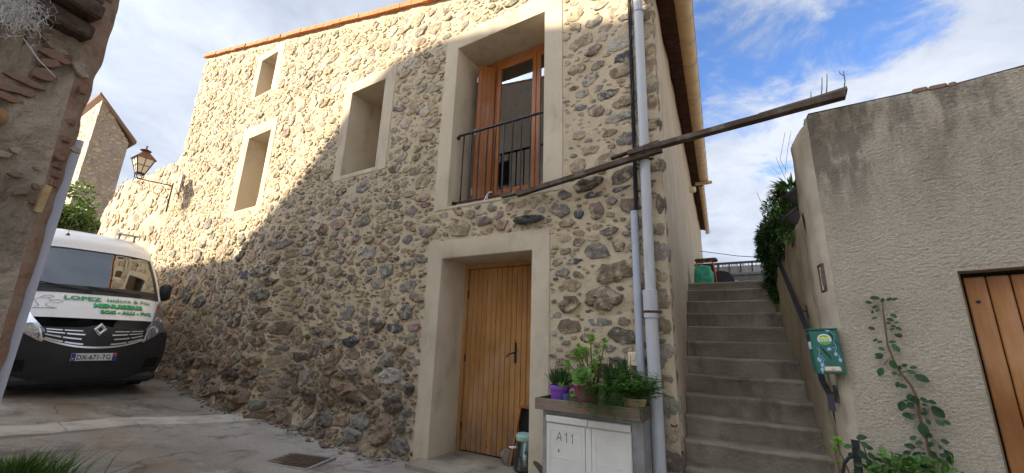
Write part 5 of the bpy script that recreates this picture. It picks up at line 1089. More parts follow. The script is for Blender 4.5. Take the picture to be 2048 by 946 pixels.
for k in range(4): build('pane', MB().add([bt_[k], bt_[(k+1) % 4], tp_[(k+1) % 4], tp_[k]], [(0, 1, 2, 3)]), M['lampglass'], lt)
hd = MB(); e0, e1 = fr_ring(.315, .54), fr_ring(.06, .79); hd.add(e0+e1+[lc+Vector((0, 0, .79))], [(k, (k+1) % 4, 4+(k+1) % 4, 4+k) for k in range(4)]); hood = build('hood', hd, simple('copper_brown_hood', (.24, .095, .045), (.15, .065, .04), 14, .6, .3), lt)
build('cap', MB().lathe(lc+Vector((0, 0, .79)), [(.001, 0), (.12, .0), (.125, .012), (.05, .05), (.001, .06)], 12), M['iron'], lt, smooth=True); build('ring', MB().tube([lc+Vector((.05*math.cos(t), 0, 0.9+.05*math.sin(t))) for t in np.linspace(0, 6.283, 15)], .009, 5), M['iron'], lt, smooth=True)
build('mount_plate', MB().box((lx+.02, 4.235, lz-.2), (lx+.24, 4.29, lz+.34), None, .01), M['surround'], lt)
# tower
TX = -45.0
t_c = px(186, 290, (1, 0, 0), (TX, 0, 0)); yN = px(207, 195, (1, 0, 0), (TX, 0, 0)); yF = px(262, 288, (1, 0, 0), (TX, 0, 0)); yL = px(172, 190, (1, 0, 0), (TX, 0, 0))
tw_ = thing('stone_tower', (TX-2, yN.y+1.5, 4), 'tall square rubble tower with a sloping tiled edge far behind the white van', 'tower')
y0, y1 = px(186, 290, (1, 0, 0), (TX, 0, 0)).y+.0, px(225, 380, (1, 0, 0), (TX, 0, 0)).y
y0 = yN.y; y1 = yF.y-.15; zt0, zt1 = yN.z, yF.z
XB = TX-5.5
def T1(u, z, d): return (TX+d, u, z)
def T2(u, z, d): return (u, y0-d, z)
tt1 = lambda u: zt0+(zt1-zt0)*(u-y0)/(y1-y0); tt2 = lambda u: zt0-.05
wa = build('wall', sheet(lines(y0, y1, .4, []), lines(1, zt0, .4, []), lambda u, z, d: T1(u, z, noise.noise(Vector((u*2, z*2, 0)))*.04), lambda u, z: False, tt1), M['mortar'], tw_); wb_ = build('wall', sheet(lines(XB, TX, .4, []), lines(1, zt0, .4, []), lambda u, z, d: T2(u, z, noise.noise(Vector((u*2, z*2, 0)))*.04), lambda u, z: False, tt2), M['mortar'], tw_)
build('rear', MB().add([(XB, y0, 1), (XB, y0, zt0), (XB, y1, zt1), (XB, y1, 1), (TX, y1, 1), (TX, y1, zt1)], [(0, 1, 2, 3), (3, 2, 5, 4)]), M['mortar'], tw_)
TWM = mk_render('shaded_tower_mortar', (.34, .285, .23), (.28, .235, .19), (.2, .165, .13)); wa.data.materials[0] = TWM; wa.data.materials.update() if False else None  # darker, greyer mortar puts the shade of this face into its colour
p3 = Pack(rnd); p3.fill(y0, y1, 5, zt0, lambda u, z: (.5, 1.8, .98, (TAN, GREY, BROWN, GREY), .15), lambda u, z, w, h: z+h/2 < tt1(u)-.05 and y0 < u-w/2 and u+w/2 < y1, 500, (1, .7)); lay_stones(p3, T1, wa, .04, 0, rnd)  # darker stones than on the lit face: shade put into their tones
p3 = Pack(rnd); p3.fill(XB, TX, 5, zt0, lambda u, z: (.6, 2.0, .98, (TAN, PALE, TAN, GREY), .1), lambda u, z, w, h: z+h/2 < zt0-.1 and XB < u-w/2 and u+w/2 < TX, 500, (1, .7)); lay_stones(p3, T2, wb_, .04, 0, rnd)
rb = MB(); rb.prism([(TX+.3, y0-.3, zt0+.05), (TX+.3, y1+.4, zt1+.05), (TX+.3, y1+.4, zt1+.3), (TX+.3, y0-.3, zt0+.3)], (-6.2, 0, 0)); build('roof', rb, M['brick'], tw_)
# tree behind the van
tr_c = px(135, 425, (1, 0, 0), (-30, 0, 0)); te = thing('leafy_tree', (-30, tr_c.y, 1.5), 'bushy green tree catching the sun between the white van and the tower', 'tree')
mb = MB(); bl = []
for i in range(46):
    a = Vector((rnd.gauss(0, 1), rnd.gauss(0, 1), rnd.gauss(0, .8))).normalized()*rnd.uniform(.35, 1); bl.append((Vector((-30, tr_c.y-.1, tr_c.z-.75))+Vector((a.x*1.9, a.y*1.55, a.z*2.2)), (.5, .5, .4), 75))
leaf_cluster(mb, bl, .24, .13); tag(build('crown', mb, mk_leaf('sunny_tree_leaf', (.12, .17, .03), (.06, .11, .025)), te), kind='stuff')
b = MB(); b.tube([(-30, tr_c.y, 1.2), (-30.05, tr_c.y+.05, 2.6), (-30, tr_c.y, tr_c.z-.5)], [.22, .17, .1], 9)
for i in range(7): a = rnd.uniform(0, 6.28); b.tube([(-30, tr_c.y, 2.6+.25*i), (-30+math.cos(a)*.7, tr_c.y+math.sin(a)*.7, 3.2+.3*i), (-30+math.cos(a)*1.3, tr_c.y+math.sin(a)*1.3, 3.6+.3*i)], [.09, .06, .03], 6)
build('trunk', b, M['bark'], te, smooth=True)

# ------------------------------------------------------------------ old house on the left
DL = 3.0
def polar(az, d): return Vector((math.cos(R_(az))*d, math.sin(R_(az))*d, 0))
lh = thing('crumbling_house', (-2.9, .3, 0), 'old house with crumbling plaster, brick corner and dark roof timbers close at the left edge', 'house')
A_b, A_t, B_ = polar(171.5, 2.9), polar(172.9, 2.9), polar(171.12, 2.98)
E_ = polar(186, 2.75); zT = 3.05
def LF(u, z, d):      # u: 0 at the corner A .. 1 at E; face turned to the camera
    t = min(max((z-1.2)/2.3, 0), 1); a = A_b.lerp(A_t, t); n = Vector((.98, .1, 0))
    p = a.lerp(E_, u); return p+n*d+Vector((0, 0, z))
us = lines(0, 1, .018, []); zs = lines(-.1, 3.6, .022, [])
def in_hole(u, z): return False
def LFd(u, z, d):
    n = noise.noise(Vector((u*3.5, z*4, 1)))*.035+noise.noise(Vector((u*11, z*12, 4)))*.022+noise.noise(Vector((u*26, z*30, 6)))*.009
    if u > .22: n -= .16*sstep(2.52, 2.75, z+.25*(noise.noise(Vector((u*5, z*3, 2)))))*sstep(.22, .34, u)
    return LF(u, z, n*sstep(0, .07, u))
lwall = build('wall', sheet(us, zs, LFd, lambda u, z: False), M['oldplaster'], lh, smooth=True)
vs = []; zz = lines(-.1, 3.7, .03, []); nn = 8
for z in zz:
    t = min(max((z-1.2)/2.3, 0), 1); a = A_b.lerp(A_t, t)
    for i in range(nn+1):
        f = i/nn; p = a.lerp(B_, f); bulge = .02*math.sin(f*3.14); p = p+Vector((.6, .8, 0))*(bulge*.5+noise.noise(Vector((f*1.5, z*9, 3)))*.012*sstep(0, .3, f)); vs.append((p.x, p.y, z))
cm = MT('brick_dust_render'); cc = cm.mix(cm.rng(cm.noise(5, 6, .7, (1, 1, 2)), .38, .62), (.30, .18, .125), (.30, .23, .165)); cc = cm.mix(cm.rng(cm.noise(14, 5, .65, off=(2, 2, 2)), .5, .72, 0, .6), cc, (.10, .065, .045)); cm.bump(cm.noise(25, 5, .65), .9, .02); cm.fin(cc, .95, .1)
build('corner', MB().add(vs, [(j*(nn+1)+i+1, j*(nn+1)+i, (j+1)*(nn+1)+i, (j+1)*(nn+1)+i+1) for j in range(len(zz)-1) for i in range(nn)]), cm.m, lh, smooth=True)
# bricks and stones showing through the plaster (corner bricks run up the edge)
for k in range(30):
    z = 2.12+k*.047; t = min(max((z-1.2)/2.3, 0), 1); a = A_b.lerp(A_t, t)
    if rnd.random() < .65: continue
    L = rnd.uniform(.03, .06); c = a.lerp(B_, .35); d = (B_-a).normalized()
    o = build('brick', MB().box((-L/2, -.02, 0), (L/2, .004, .03), Matrix.Translation((c.x, c.y, z)) @ Matrix.Rotation(math.atan2(d.y, d.x), 4, 'Z'), .004), M['brick'], lh)
def lpx(x, y): 
    n = Vector((.98, .1, 0)); return px(x, y, n, (A_b+E_)/2 if False else A_b.lerp(E_, .15))
for (x, y, w, h) in ((30, 300, 13, 9), (5, 309, 14, 10), (28, 350, 14, 8), (76, 336, 10, 8), (70, 374, 7, 8), (41, 385, 17, 8), (62, 404, 6, 7), (118, 315, 12, 8), (150, 300, 10, 10), (120, 120, 22, 9), (105, 108, 26, 10), (112, 97, 24, 8), (108, 84, 26, 9), (88, 150, 26, 14), (160, 140, 14, 18), (166, 180, 10, 12), (52, 165, 40, 8), (30, 180, 40, 9), (15, 196, 30, 9), (98, 128, 18, 12)):
    c = lpx(x, y); sc = (c-EYE).length/F_PX; mb = MB(); q = dict(u=0, z=0, w=w*sc, h=h*sc, rot=0, tone=(1, 1, 1), ht=.004); q['poly'] = blob(0, 0, w*sc, h*sc, rnd.uniform(-.3, .1), rnd)
    stone_into(mb, lambda u, z, d: c+Vector((.12, -.99, 0))*u*1.0+Vector((0, 0, z))+Vector((.98, .1, 0))*(d+.012), q, rnd); build('brick', mb, M['brick'] if rnd.random() < .75 else M['oldplaster'], lh, smooth=True, autos=40)
# timbers over the opening
for i, (z, dd) in enumerate(((3.07, .06), (3.17, .12), (3.27, .09), (3.38, .15))):
    p = LF(.0, z, dd-.04); q_ = LF(.62, z+.02, dd-.05); mb = MB().beam(p, q_, .13, .085, bev=.012); build('roof_timber', mb, M['beam_wood'], lh)
build('boards', MB().box((-2.86, -.35, 3.42), (-2.55, .33, 3.5)), M['beam_wood'], lh)
jb = MB(); 
for (x0, y0, x1, y1) in ((62, 105, 78, 45), (85, 90, 92, 45)): p = lpx(x0, y0)+Vector((-.1, 0, 0)); q_ = lpx(x1, y1)+Vector((-.06, 0, 0)); build('joist', MB().beam(p, q_, .05, .05, up=(1, 0, 0), bev=.006), M['beam_wood'], lh)
tp = lpx(-22, 235); build('tile_end', MB().lathe(tp+Vector((.0, 0, 0)), [(.04, -.1), (.045, .05), (.04, .06), (.001, .055)], 18, (.95, .1, 0)), M['tile_end'], lh, smooth=True)
wd = MB(); p = lpx(74, 398); o_ = thing('wood_peg', p, 'thin yellow wooden peg sticking out of the crumbling plaster', 'peg')
e0 = lpx(72, 424)+Vector((.0, 0, 0)); e1 = lpx(90, 374); build('body', MB().beam(e0+Vector((.02, 0, 0)), e1+Vector((.05, 0, 0)), .022, .06, up=(1, 0, 0)), simple('yellow_cut_wood', (.46, .35, .18), (.34, .22, .10), 20, .7), o_)
# cobweb
cw = MB(); c0 = lpx(20, 30)+Vector((.1, 0, 0))
for i in range(1100):
    p = c0+Vector((rnd.gauss(0, .012), rnd.gauss(0, .042), rnd.gauss(0, .05))); q_ = p+Vector((rnd.gauss(0, .008), rnd.gauss(0, .018), rnd.gauss(-.012, .025))); m_ = (p+q_)/2+Vector((rnd.gauss(0, .004), rnd.gauss(0, .006), rnd.gauss(0, .006))); cw.tube([p, m_, q_], rnd.uniform(.0003, .0010), 3, caps=False)
p = lpx(38, 88)+Vector((.08, 0, 0)); q_ = lpx(108, 158)+Vector((.03, 0, 0)); cw.tube([p, p.lerp(q_, .5)-Vector((0, 0, .012)), q_], [.002, .0035, .002], 4)
cwm = MT('grey_cobweb'); cwm.fin((.62, .60, .57), 1.0, 0); tag(build('cobweb', cw, cwm.m, base=c0), 'dense grey cobweb hanging from the roof timbers at the top left', 'cobweb')
gp_ = MB(); B2 = polar(171.06, 3.02); zt = pY(160, 275, B2.y).z; zt = EYE.z+3.02*math.tan(R_(17.6)); gp_.box((-.006, -.028, -.1), (.05, .028, zt), Matrix.Translation(B2) @ Matrix.Rotation(R_(171), 4, 'Z'), .003)
tag(build('grey_post', gp_, M['post'], base=B2), 'flat grey metal post standing against the crumbling house corner', 'post')
# body of the crumbling house, low behind its visible corner
pl = [((B_+Vector((-.02, -.01, 0))).x, (B_+Vector((-.02, -.01, 0))).y), (-3.6, .12), (-3.6, -5), (-2.72, -3), (E_.x, E_.y), (A_t.x-.14, A_t.y-.02)]
mb = MB(); mb.prism([(x, y, 3.55) for x, y in pl], (0, 0, 1.1)); mb.prism([(x-.2, y-.02, -.1) if i in (0, 4, 5) else (x, y, -.1) for i, (x, y) in enumerate(pl)], (0, 0, 3.64)); mb.box((-8.5, -4, -.1), (-3.61, .08, 4.0)); build('rear_body', mb, M['facing'], lh)
# unseen tall house and lower wing behind the camera, shaped to cast the street's shade
YC = -7.0  # set well back so open sky still fills the shaded wall
def cast(x, z): k = (4.3-YC)/(-TO_SUN.y); return (x+TO_SUN.x*k, z+TO_SUN.z*k)  # follows the shadow edge back along the sun to outline the houses
prof = [cast(*p) for p in ((-9.10, 3.0), (-9.08, 3.24), (-7.64, 4.5), (-6.47, 5.57), (-5.3, 6.36), (-4.17, 6.37), (-2.96, 6.1), (-2.23, 5.79), (-.96, 5.39), (4.5, 4.6))]
lo = cast(-13.3, 3.06), cast(-9.0, 2.87)
th = thing('shadow_caster_house', (-16, YC-3, 0), 'unseen plastered house behind the viewer, shaped to cast the sloping shadow edge', 'house')
bd = MB(); bd.prism([(prof[0][0], YC, -.2)]+[(x, YC, z) for x, z in prof]+[(prof[-1][0], YC, -.2)], (0, -8, 0)); build('wall', bd, M['facing'], th)
rfm = MB()
for (p, q) in zip(prof[1:], prof[2:]): rfm.prism([(p[0], YC+.02, p[1]+.002), (q[0], YC+.02, q[1]+.002), (q[0], YC+.02, q[1]+.1), (p[0], YC+.02, p[1]+.1)], (0, -8.1, 0))
build('roof', rfm, M['terracotta'], th)
for x in (-18.6, -16.2, -13.8, -11.4):
    for z in (3, 6.2, 9.4): w = build('window', MB().box((x, YC-.02, z), (x+.9, YC+.03, z+1.4)), M['grey_wood'], th); build('pane', MB().box((x+.06, YC+.032, z+.06), (x+.84, YC+.036, z+1.34)), M['dark'], w)
nb_ = thing('shadow_caster_wing', (lo[0][0]/2+lo[1][0]/2, YC-3, 0), 'unseen lower wing behind the viewer, shaped to cast the low shadow edge', 'house')
build('wall', MB().box((lo[0][0]-.6, YC-8, -.1), (prof[0][0]-.02, YC, lo[1][1])), M['facing'], nb_); build('roof', MB().box((lo[0][0]-.7, YC-8.1, lo[1][1]+.003), (prof[0][0]-.03, YC+.1, lo[1][1]+.12)), M['terracotta'], nb_)
# ---- street details
sbd = tag(bpy.data.objects.new('stone_band', None), 'row of pale worn slabs set across the street', None, None, 'structure'); C.objects.link(sbd); sbd.location = (-7.4, 2.2, .3)
y = .1; k = 0
while y < 4.3:
    w = rnd.uniform(.5, .95); y2 = min(y+w, 4.32); mb = MB(); xc = lerp(y, [0, 2.5, 4.3], [-7.55, -7.55, -7.2]); xc2 = lerp(y2, [0, 2.5, 4.3], [-7.55, -7.55, -7.2]); wd_ = .23
    vs = []; fs = []; n = 7
    for i in range(n+1):
        f = i/n; yy = y+.003+(y2-y-.006)*f; xx = xc+(xc2-xc)*f
        for g in (-1, -.93, -.3, .3, .93, 1): X = xx+wd_*g+noise.noise(Vector((yy*4, g, 1)))*.02; vs.append((X, yy, gz(X, yy)+.022-(.03 if abs(g) == 1 else 0)+noise.noise(Vector((X*5, yy*5, 0)))*.010+noise.noise(Vector((X*.9, yy*.9, 0)))*.025))
    for i in range(n):
        for j in range(5): fs.append((i*6+j, i*6+j+1, (i+1)*6+j+1, (i+1)*6+j))
    mb.add(vs, [tuple(reversed(f)) for f in fs]); build('slab', mb, simple('pale_slab_%d' % k, tuple(k_*c for k_ in (rnd.uniform(.9, 1.1),) for c in (.50, .465, .405)), (.35, .315, .27), 3, .9, .2, bump=.6, bscale=22, bdist=.012), sbd, smooth=True, autos=50); y = y2; k += 1
mp = [px(x, y, (0, 0, 1), (0, 0, gz(-5.1, 3.3)+.015)) for x, y in ((545, 911), (600, 907), (650, 922), (592, 941))]
mh = thing('drain_cover', (mp[0]+mp[2])/2, 'square rusty iron drain cover set in the street near the house wall', 'drain cover'); c = (mp[0]+mp[2])/2; ex = ((mp[2]-mp[1])+(mp[3]-mp[0])).normalized(); 
MM = Matrix.Translation(Vector((c.x, c.y, gz(c.x, c.y)+noise.noise(Vector((c.x*.9, c.y*.9, 0)))*.025+.004))) @ Matrix.Rotation(R_(18), 4, 'Z') @ Matrix.Rotation(.02, 4, 'Y')
build('frame', MB().box((-.34, -.27, -.02), (-.30, .27, .012), MM).box((.30, -.27, -.02), (.34, .27, .012), MM).box((-.30, -.27, -.02), (.30, -.23, .012), MM).box((-.30, .23, -.02), (.30, .27, .012), MM), M['concrete'], mh); build('plate', MB().box((-.29, -.22, -.02), (.29, .22, .004), MM), M['rust_grate'], mh); rb_ = MB()
for i in range(13):
    for j in range(5): rb_.box((-.28+i*.044, -.205+j*.084, .004), (-.25+i*.044, -.14+j*.084, .011), MM)
tag(build('stud', rb_, M['rust_grate'], mh), kind='stuff')
def weed(name, x, y, n, s, label, mat='leaf', grass=False):
    z = gz(x, y); t = thing(name, (x, y, z), label, 'weed' if not grass else 'grass tuft', None if grass else 'weeds at the wall foot'); mb = MB()
    if grass:
        for i in range(n):
            a = rnd.uniform(0, 6.28); r = abs(rnd.gauss(0, s*.45)); bx_, by_ = x+math.cos(a)*r, y+math.sin(a)*r; L = s*rnd.uniform(.5, 1.1); dx, dy = math.cos(a)*r*.6+rnd.gauss(0, .1), math.sin(a)*r*.6+rnd.gauss(0, .1); mlook(mb, .5, 1.5)
            p0 = Vector((bx_, by_, z-.02)); p1 = p0+Vector((dx*.3, dy*.3, L*.6)); p2 = p0+Vector((dx*.9, dy*.9, L*.98)); w = Vector((-math.sin(a), math.cos(a), 0))*.007; q0 = rnd.uniform(-1, 1); w = Vector((math.cos(q0*3), math.sin(q0*3), 0))*.007
            mb.add([p0-w, p0+w, p1-w*.8, p1+w*.8, p2], [(0, 1, 3, 2), (2, 3, 4)])
        tag(build('blades', mb, M[mat], t), kind='stuff')
    else: leaf_cluster(mb, [(Vector((x, y, z+s*.35)), (s, s*.6, s*.45), n)], s*.28, s*.15); tag(build('leaves', mb, M[mat], t), kind='stuff')
    return t
weed('grass_clump', -5.3, 1.07, 1500, .36, 'thick green grass clump at the bottom left beside the street', 'leaf', True)
w1 = pY(462, 805, 3.85); weed('weed', w1.x, 3.80, 60, .10, 'small green weed at the foot of the boulders by the wall'); w1 = pY(318, 752, 3.9); weed('weed', w1.x, 3.75, 90, .16, 'dark weed growing where the wall meets the street beside the van', 'leaf_dark'); weed('weed', -8.95, 3.72, 40, .07, 'tiny weed against the pale flat stone at the wall foot')

# ------------------------------------------------------------------ the white van
VX, VY = -9.15, 2.33
vg = gz(-10.0, 2.33)
van = thing('van', (VX, VY, vg-.085), 'white tradesman panel van with green lettering on its bonnet parked nose out by the wall', 'van')
van.rotation_euler = (0, R_(5.2), R_(-1.0))      # nose points down the street, which climbs behind it
# side profile of the front: (x back from the nose, z, half width, plan bulge, edge drop)
PF = [(.02, .30, .93, .30, .0), (.0, .42, .96, .30, .0), (.0, .62, .985, .30, .0), (.03, .80, .99, .30, .0), (.07, .95, .985, .30, .0), (.13, 1.06, .975, .30, .02), (.22, 1.17, .965, .29, .05), (.41, 1.345, .95, .26, .07), (.60, 1.50, .935, .23, .07), (.72, 1.60, .925, .20, .05), (1.03, 1.92, .885, .16, .03), (1.36, 2.215, .835, .12, .03), (1.47, 2.33, .815, .10, .05), (1.68, 2.52, .79, .08, .08), (2.3, 2.68, .77, .0, .09), (3.6, 2.71, .77, .0, .09), (5.6, 2.71, .77, .0, .09)]
def hull(s, t, d=0.0):
    """s runs up the profile (0 .. len-1), t across (-1 .. 1); d metres proud"""
    def base(s, t):
        s = min(max(s, 0), len(PF)-1.0001); i = int(s); f = s-i; p = [PF[max(i-1, 0)], PF[i], PF[i+1], PF[min(i+2, len(PF)-1)]]
        v = []
        for k in range(5):
            a, b, c, e = (q[k] for q in p); m0, m1 = (c-a)*.5, (e-b)*.5
            if i in (4, 5): m0, m1 = (c-b), (c-b)
            v.append((2*f**3-3*f*f+1)*b+(f**3-2*f*f+f)*m0+(-2*f**3+3*f*f)*c+(f**3-f*f)*m1)
        x, z, w, bu, dr = v; a = abs(t); return Vector((-(x+bu*(a**2.6)*1.0+.10*bu*a), w*t, z-dr*a**4))
    p = base(s, t)
    if d:
        e = .01; a = base(s+e, t)-base(s-e, t); b = base(s, min(t+e, 1))-base(s, max(t-e, -1)); n = b.cross(a); n.normalize()
        if n.x < 0 and n.z < .3: n = -n
        p = p+n*d
    return p
def patch(s0, s1, t0, t1, ns, nt, d=0.0, fs_=None):
    mb = MB(); vs = []
    for i in range(ns+1):
        for j in range(nt+1):
            s = s0+(s1-s0)*i/ns; t = t0+(t1-t0)*j/nt
            if fs_: s, t = fs_(i/ns, j/nt)
            vs.append(hull(s, t, d))
    return mb.add(vs, [(i*(nt+1)+j, i*(nt+1)+j+1, (i+1)*(nt+1)+j+1, (i+1)*(nt+1)+j) for i in range(ns) for j in range(nt)])
VB = simple('black_bumper_plastic', (.022, .023, .026), (.03, .031, .034), 30, .5, .4, bump=.1, bscale=300)
vp_ = MT('white_van_paint'); vc = vp_.mix(vp_.rng(vp_.noise(2.2, 4, .6), .4, .75, 0, .25), (.80, .81, .82), (.70, .70, .69)); vp_.fin(vc, .28, .5); vp_.p.inputs['Coat Weight'].default_value = .5; VW = vp_.m
CH = simple('chrome_trim', (.80, .81, .83), None, rough=.25, metal=.55)
def vb(name, mb, mat, parent=van, smooth=True, autos=45): return build(name, mb, mat, parent, smooth=smooth, local=True, autos=autos)
cab_ = patch(9, 16, -1, 1, 42, 26); vs = []
# body: roof, pillars and sides in one shell
side = MB(); ks = np.linspace(0, 16, 60)
for sgn in (1, -1):
    vs = []
    for s in ks:
        e = hull(s, sgn*1.0); zb = .30; wout = max(e.y*sgn, 0)
        for f in (0, .12, .3, .5, .7, .85, 1):
            z = zb+(e.z-zb)*f; bul = (.985-wout)*(1-f)**.55 if s > 6 else 0; vs.append(Vector((e.x-(.05*(1-f) if s < 9 else 0), sgn*(wout+max(bul, 0)), z)))
    n = len(ks); fs = [(i*7+k, (i+1)*7+k, (i+1)*7+k+1, i*7+k+1) for i in range(n-1) for k in range(6)]
    if sgn < 0: fs = [tuple(reversed(f)) for f in fs]
    side.add(vs, fs)
body = MB(); 
for m_ in (patch(6.15, 9.02, -1, 1, 16, 26), patch(11.9, 16, -1, 1, 26, 26), patch(9.02, 11.9, -1, -.93, 14, 3), patch(9.02, 11.9, .93, 1, 14, 3), side): body.add(m_.v, m_.f)
e = [hull(16, t) for t in np.linspace(-1, 1, 13)]; body.add(e+[Vector((e[0].x, -.98, .3)), Vector((e[0].x, .98, .3))], [tuple(range(13))+(14, 13)])
bodyo = vb('body', body, VW)
vb('bumper', patch(0, 4.4, -1, 1, 24, 30, .012), VB); vb('under_tray', MB().box((-1.2, -.9, .18), (-.12, .9, .34), None, .05), VB, smooth=False)
vb('lower_intake', patch(.95, 1.5, -.46, .46, 4, 14, .004), M['dark']); 
ib_ = MB()
for s in (1.1, 1.3): 
    q = patch(s, s+.05, -.46, .46, 1, 14, .015); ib_.add(q.v, q.f)
tag(vb('intake_bar', ib_, VB), kind='stuff')
for sg in (-1, 1):
    vb('fog_recess', patch(1.0, 1.8, sg*.70, sg*.92, 4, 6, .018), M['dark'])
# grille: dark field, chrome lower sweep, broken chrome bars
def gr_lo(t): return 2.75+.75*abs(t/.60)**2.2
def gr_hi(t): return 4.95-.15*abs(t)+.38*math.exp(-(t/.13)**2)
vb('grille', patch(0, 1, 0, 1, 10, 40, .02, lambda i, j: (gr_lo(-.64+1.28*j)+(gr_hi(-.64+1.28*j)-gr_lo(-.64+1.28*j))*i, -.64+1.28*j)), VB)
def strip(f, s_w, t0, t1, d, n=14): return patch(0, 1, 0, 1, 2, n, d, lambda i, j: (f(t0+(t1-t0)*j)+s_w*(i-.5), t0+(t1-t0)*j))
vb('grille_sweep', strip(lambda t: gr_lo(t)+.04, .16, -.62, .62, .034, 40), CH)
for sg in (-1, 1):
    vb('grille_sweep', patch(0, 1, 0, 1, 10, 2, .034, lambda i, j: (3.3+1.25*i, sg*(.575+.055*i+.022*j))), CH)
for r in range(4):
    f0 = lambda t, r=r: gr_lo(t)*(1-(r+.62)/4.4)+(gr_hi(.5)-.08)*((r+.62)/4.4)
    for (ta, tb) in ((.16, .36), (.38, .565)):
        for sg in (-1, 1):
            sh_ = .03*(r % 2); q = strip(f0, .13, sg*(ta+sh_), sg*min(tb+sh_, .575), .03, 8)
            vb('grille_bar', q, CH)
# emblem: raised metal diamond with a hollow middle
ec = hull(4.62, 0, .05); em = MB(); ax = Vector((.96, 0, .28)).normalized(); uy = Vector((0, 1, 0)); uz = ax.cross(uy)
if uz.z < 0: uz = -uz
def EP(y, z, d): return ec+uy*y+uz*z+ax*d
o_ = [(0, .105), (.082, 0), (0, -.105), (-.082, 0)]; i_ = [(0, .045), (.034, 0), (0, -.045), (-.034, 0)]
vs = [EP(y, z, -.01) for y, z in o_]+[EP(y*.99, z*.99, .006) for y, z in o_]+[EP((a[0]+b[0])/2, (a[1]+b[1])/2, .024) for a, b in zip(o_, i_)]+[EP(y, z, .012) for y, z in i_]+[EP(y*.9, z*.9, -.004) for y, z in i_]
em.add(vs, [(r*4+k, r*4+(k+1) % 4, (r+1)*4+(k+1) % 4, (r+1)*4+k) for r in range(4) for k in range(4)]); emb = vb('emblem', em, CH, smooth=False)
vb('emblem_core', MB().add([EP(y, z, -.002) for y, z in i_], [(0, 1, 2, 3)]), M['black'], emb, smooth=False)
# headlights: clear lens over a bright bowl and an orange lamp
LENS = mk_glass('headlight_lens', (.9, .92, .93), .03, .06); REF = simple('headlight_bowl', (.72, .73, .75), (.42, .43, .45), 25, .25, .5, metal=.35); AMB = simple('amber_lamp', (.60, .20, .05), None, rough=.3)
for sg in (-1, 1):
    def hl(i, j, sg=sg):
        lo = 3.2+1.7*j**1.2; hi = 4.4+4.4*j**1.05; return lo+(hi-lo)*i, sg*(.585+.385*j-.0*i)
    h = vb('headlight', patch(0, 1, 0, 1, 12, 10, .016, hl), REF)
    vb('lens', patch(0, 1, 0, 1, 12, 10, .03, hl), LENS, h)
    for (i, j, r) in ((.38, .42, .075), (.62, .70, .062), (.22, .2, .045)):
        c_ = hull(*hl(i, j), .012); ax_ = Vector((1, sg*.35, .25)).normalized(); vb('reflector', MB().lathe(c_, [(r, .012), (r*.9, .016), (r*.72, .004), (r*.3, -.002), (.001, .01)], 18, ax_), CH, h)
    vb('indicator', patch(0, 1, 0, 1, 4, 4, .02, lambda i, j: hl(.80+.16*i, .68+.24*j)), AMB, h)
for sg in (-1, 1): vb('bonnet_gap', patch(0, 1, 0, 1, 20, 1, .004, lambda i, j, sg=sg: (6.2+2.5*i, sg*(.905-.02*i+.006*j))), M['black'])
# windscreen, surround, wipers, scuttle
vb('scuttle', patch(8.72, 9.25, -.95, .95, 5, 26, .006), VB)
ws = vb('windscreen', patch(9.15, 11.62, -.90, .90, 18, 26, .008), M['windscreen'])
wsb = MB()
for q in (patch(9.1, 9.3, -.93, .93, 2, 26, .011), patch(11.55, 11.75, -.93, .93, 2, 26, .011), patch(9.1, 11.75, -.945, -.885, 14, 2, .011), patch(9.1, 11.75, .885, .945, 14, 2, .011)): wsb.add(q.v, q.f)
vb('black_border', wsb, M['black'], ws)
st_ = MB(); q = patch(9.85, 10.05, -.87, -.80, 1, 1, .013); st_.add(q.v, q.f); q = patch(9.6, 9.78, -.87, -.80, 1, 1, .013); st_.add(q.v, q.f)
for q in (patch(9.85, 10.05, -.86, -.80, 1, 1, .014), patch(9.6, 9.78, -.865, -.80, 1, 1, .014)): vb('sticker', q, simple('pale_sticker', (.45, .68, .68), None, rough=.5), ws)
for (t0, s0, t1, s1) in ((-.10, 8.95, -.88, 9.42), (.62, 8.92, -.16, 9.25)):
    w_ = MB(); w_.tube([hull(s0+(s1-s0)*k/8, t0+(t1-t0)*k/8, .03) for k in range(9)], [.013]*2+[.01]*7, 6); vb('wiper', w_, M['black'])
# cab interior seen through the glass
ci = MB(); ci.box((-1.15, -.88, 1.30), (-.86, .88, 1.50), None, .04); vb('dashboard', ci, simple('dash_grey', (.10, .10, .105), None, rough=.7), smooth=False)
for y in (-.55, -.05, .5):
    b = MB(); b.box((-2.15, y-.2, 1.0), (-1.98, y+.2, 1.62), None, .05); b.box((-2.12, y-.12, 1.64), (-2.0, y+.12, 1.86), None, .04); vb('seat', b, simple('seat_cloth', (.06, .062, .07), None, rough=.9), smooth=False)
vb('bulkhead', MB().box((-2.45, -.74, .5), (-2.4, .74, 2.4)), simple('cab_lining', (.16, .17, .19), None, rough=.8), smooth=False)
b = MB(); b.tube([hull(13.2, -.52, .0), hull(13.2, -.52, .03)], [.03, .012], 10); b.tube([hull(13.2, -.52, .02), hull(13.2, -.52, .02)+Vector((-.10, .0, .36))], .004, 5); vb('aerial', b, M['black'])
rk = MB(); rk.box((-2.45, .34, 2.755), (-2.15, .70, 2.775), None, .004); rk.box((-2.35, .38, 2.66), (-2.3, .41, 2.76)); rk.box((-2.35, .62, 2.60), (-2.3, .65, 2.76)); vb('roof_bracket', rk, M['steel'], smooth=False)
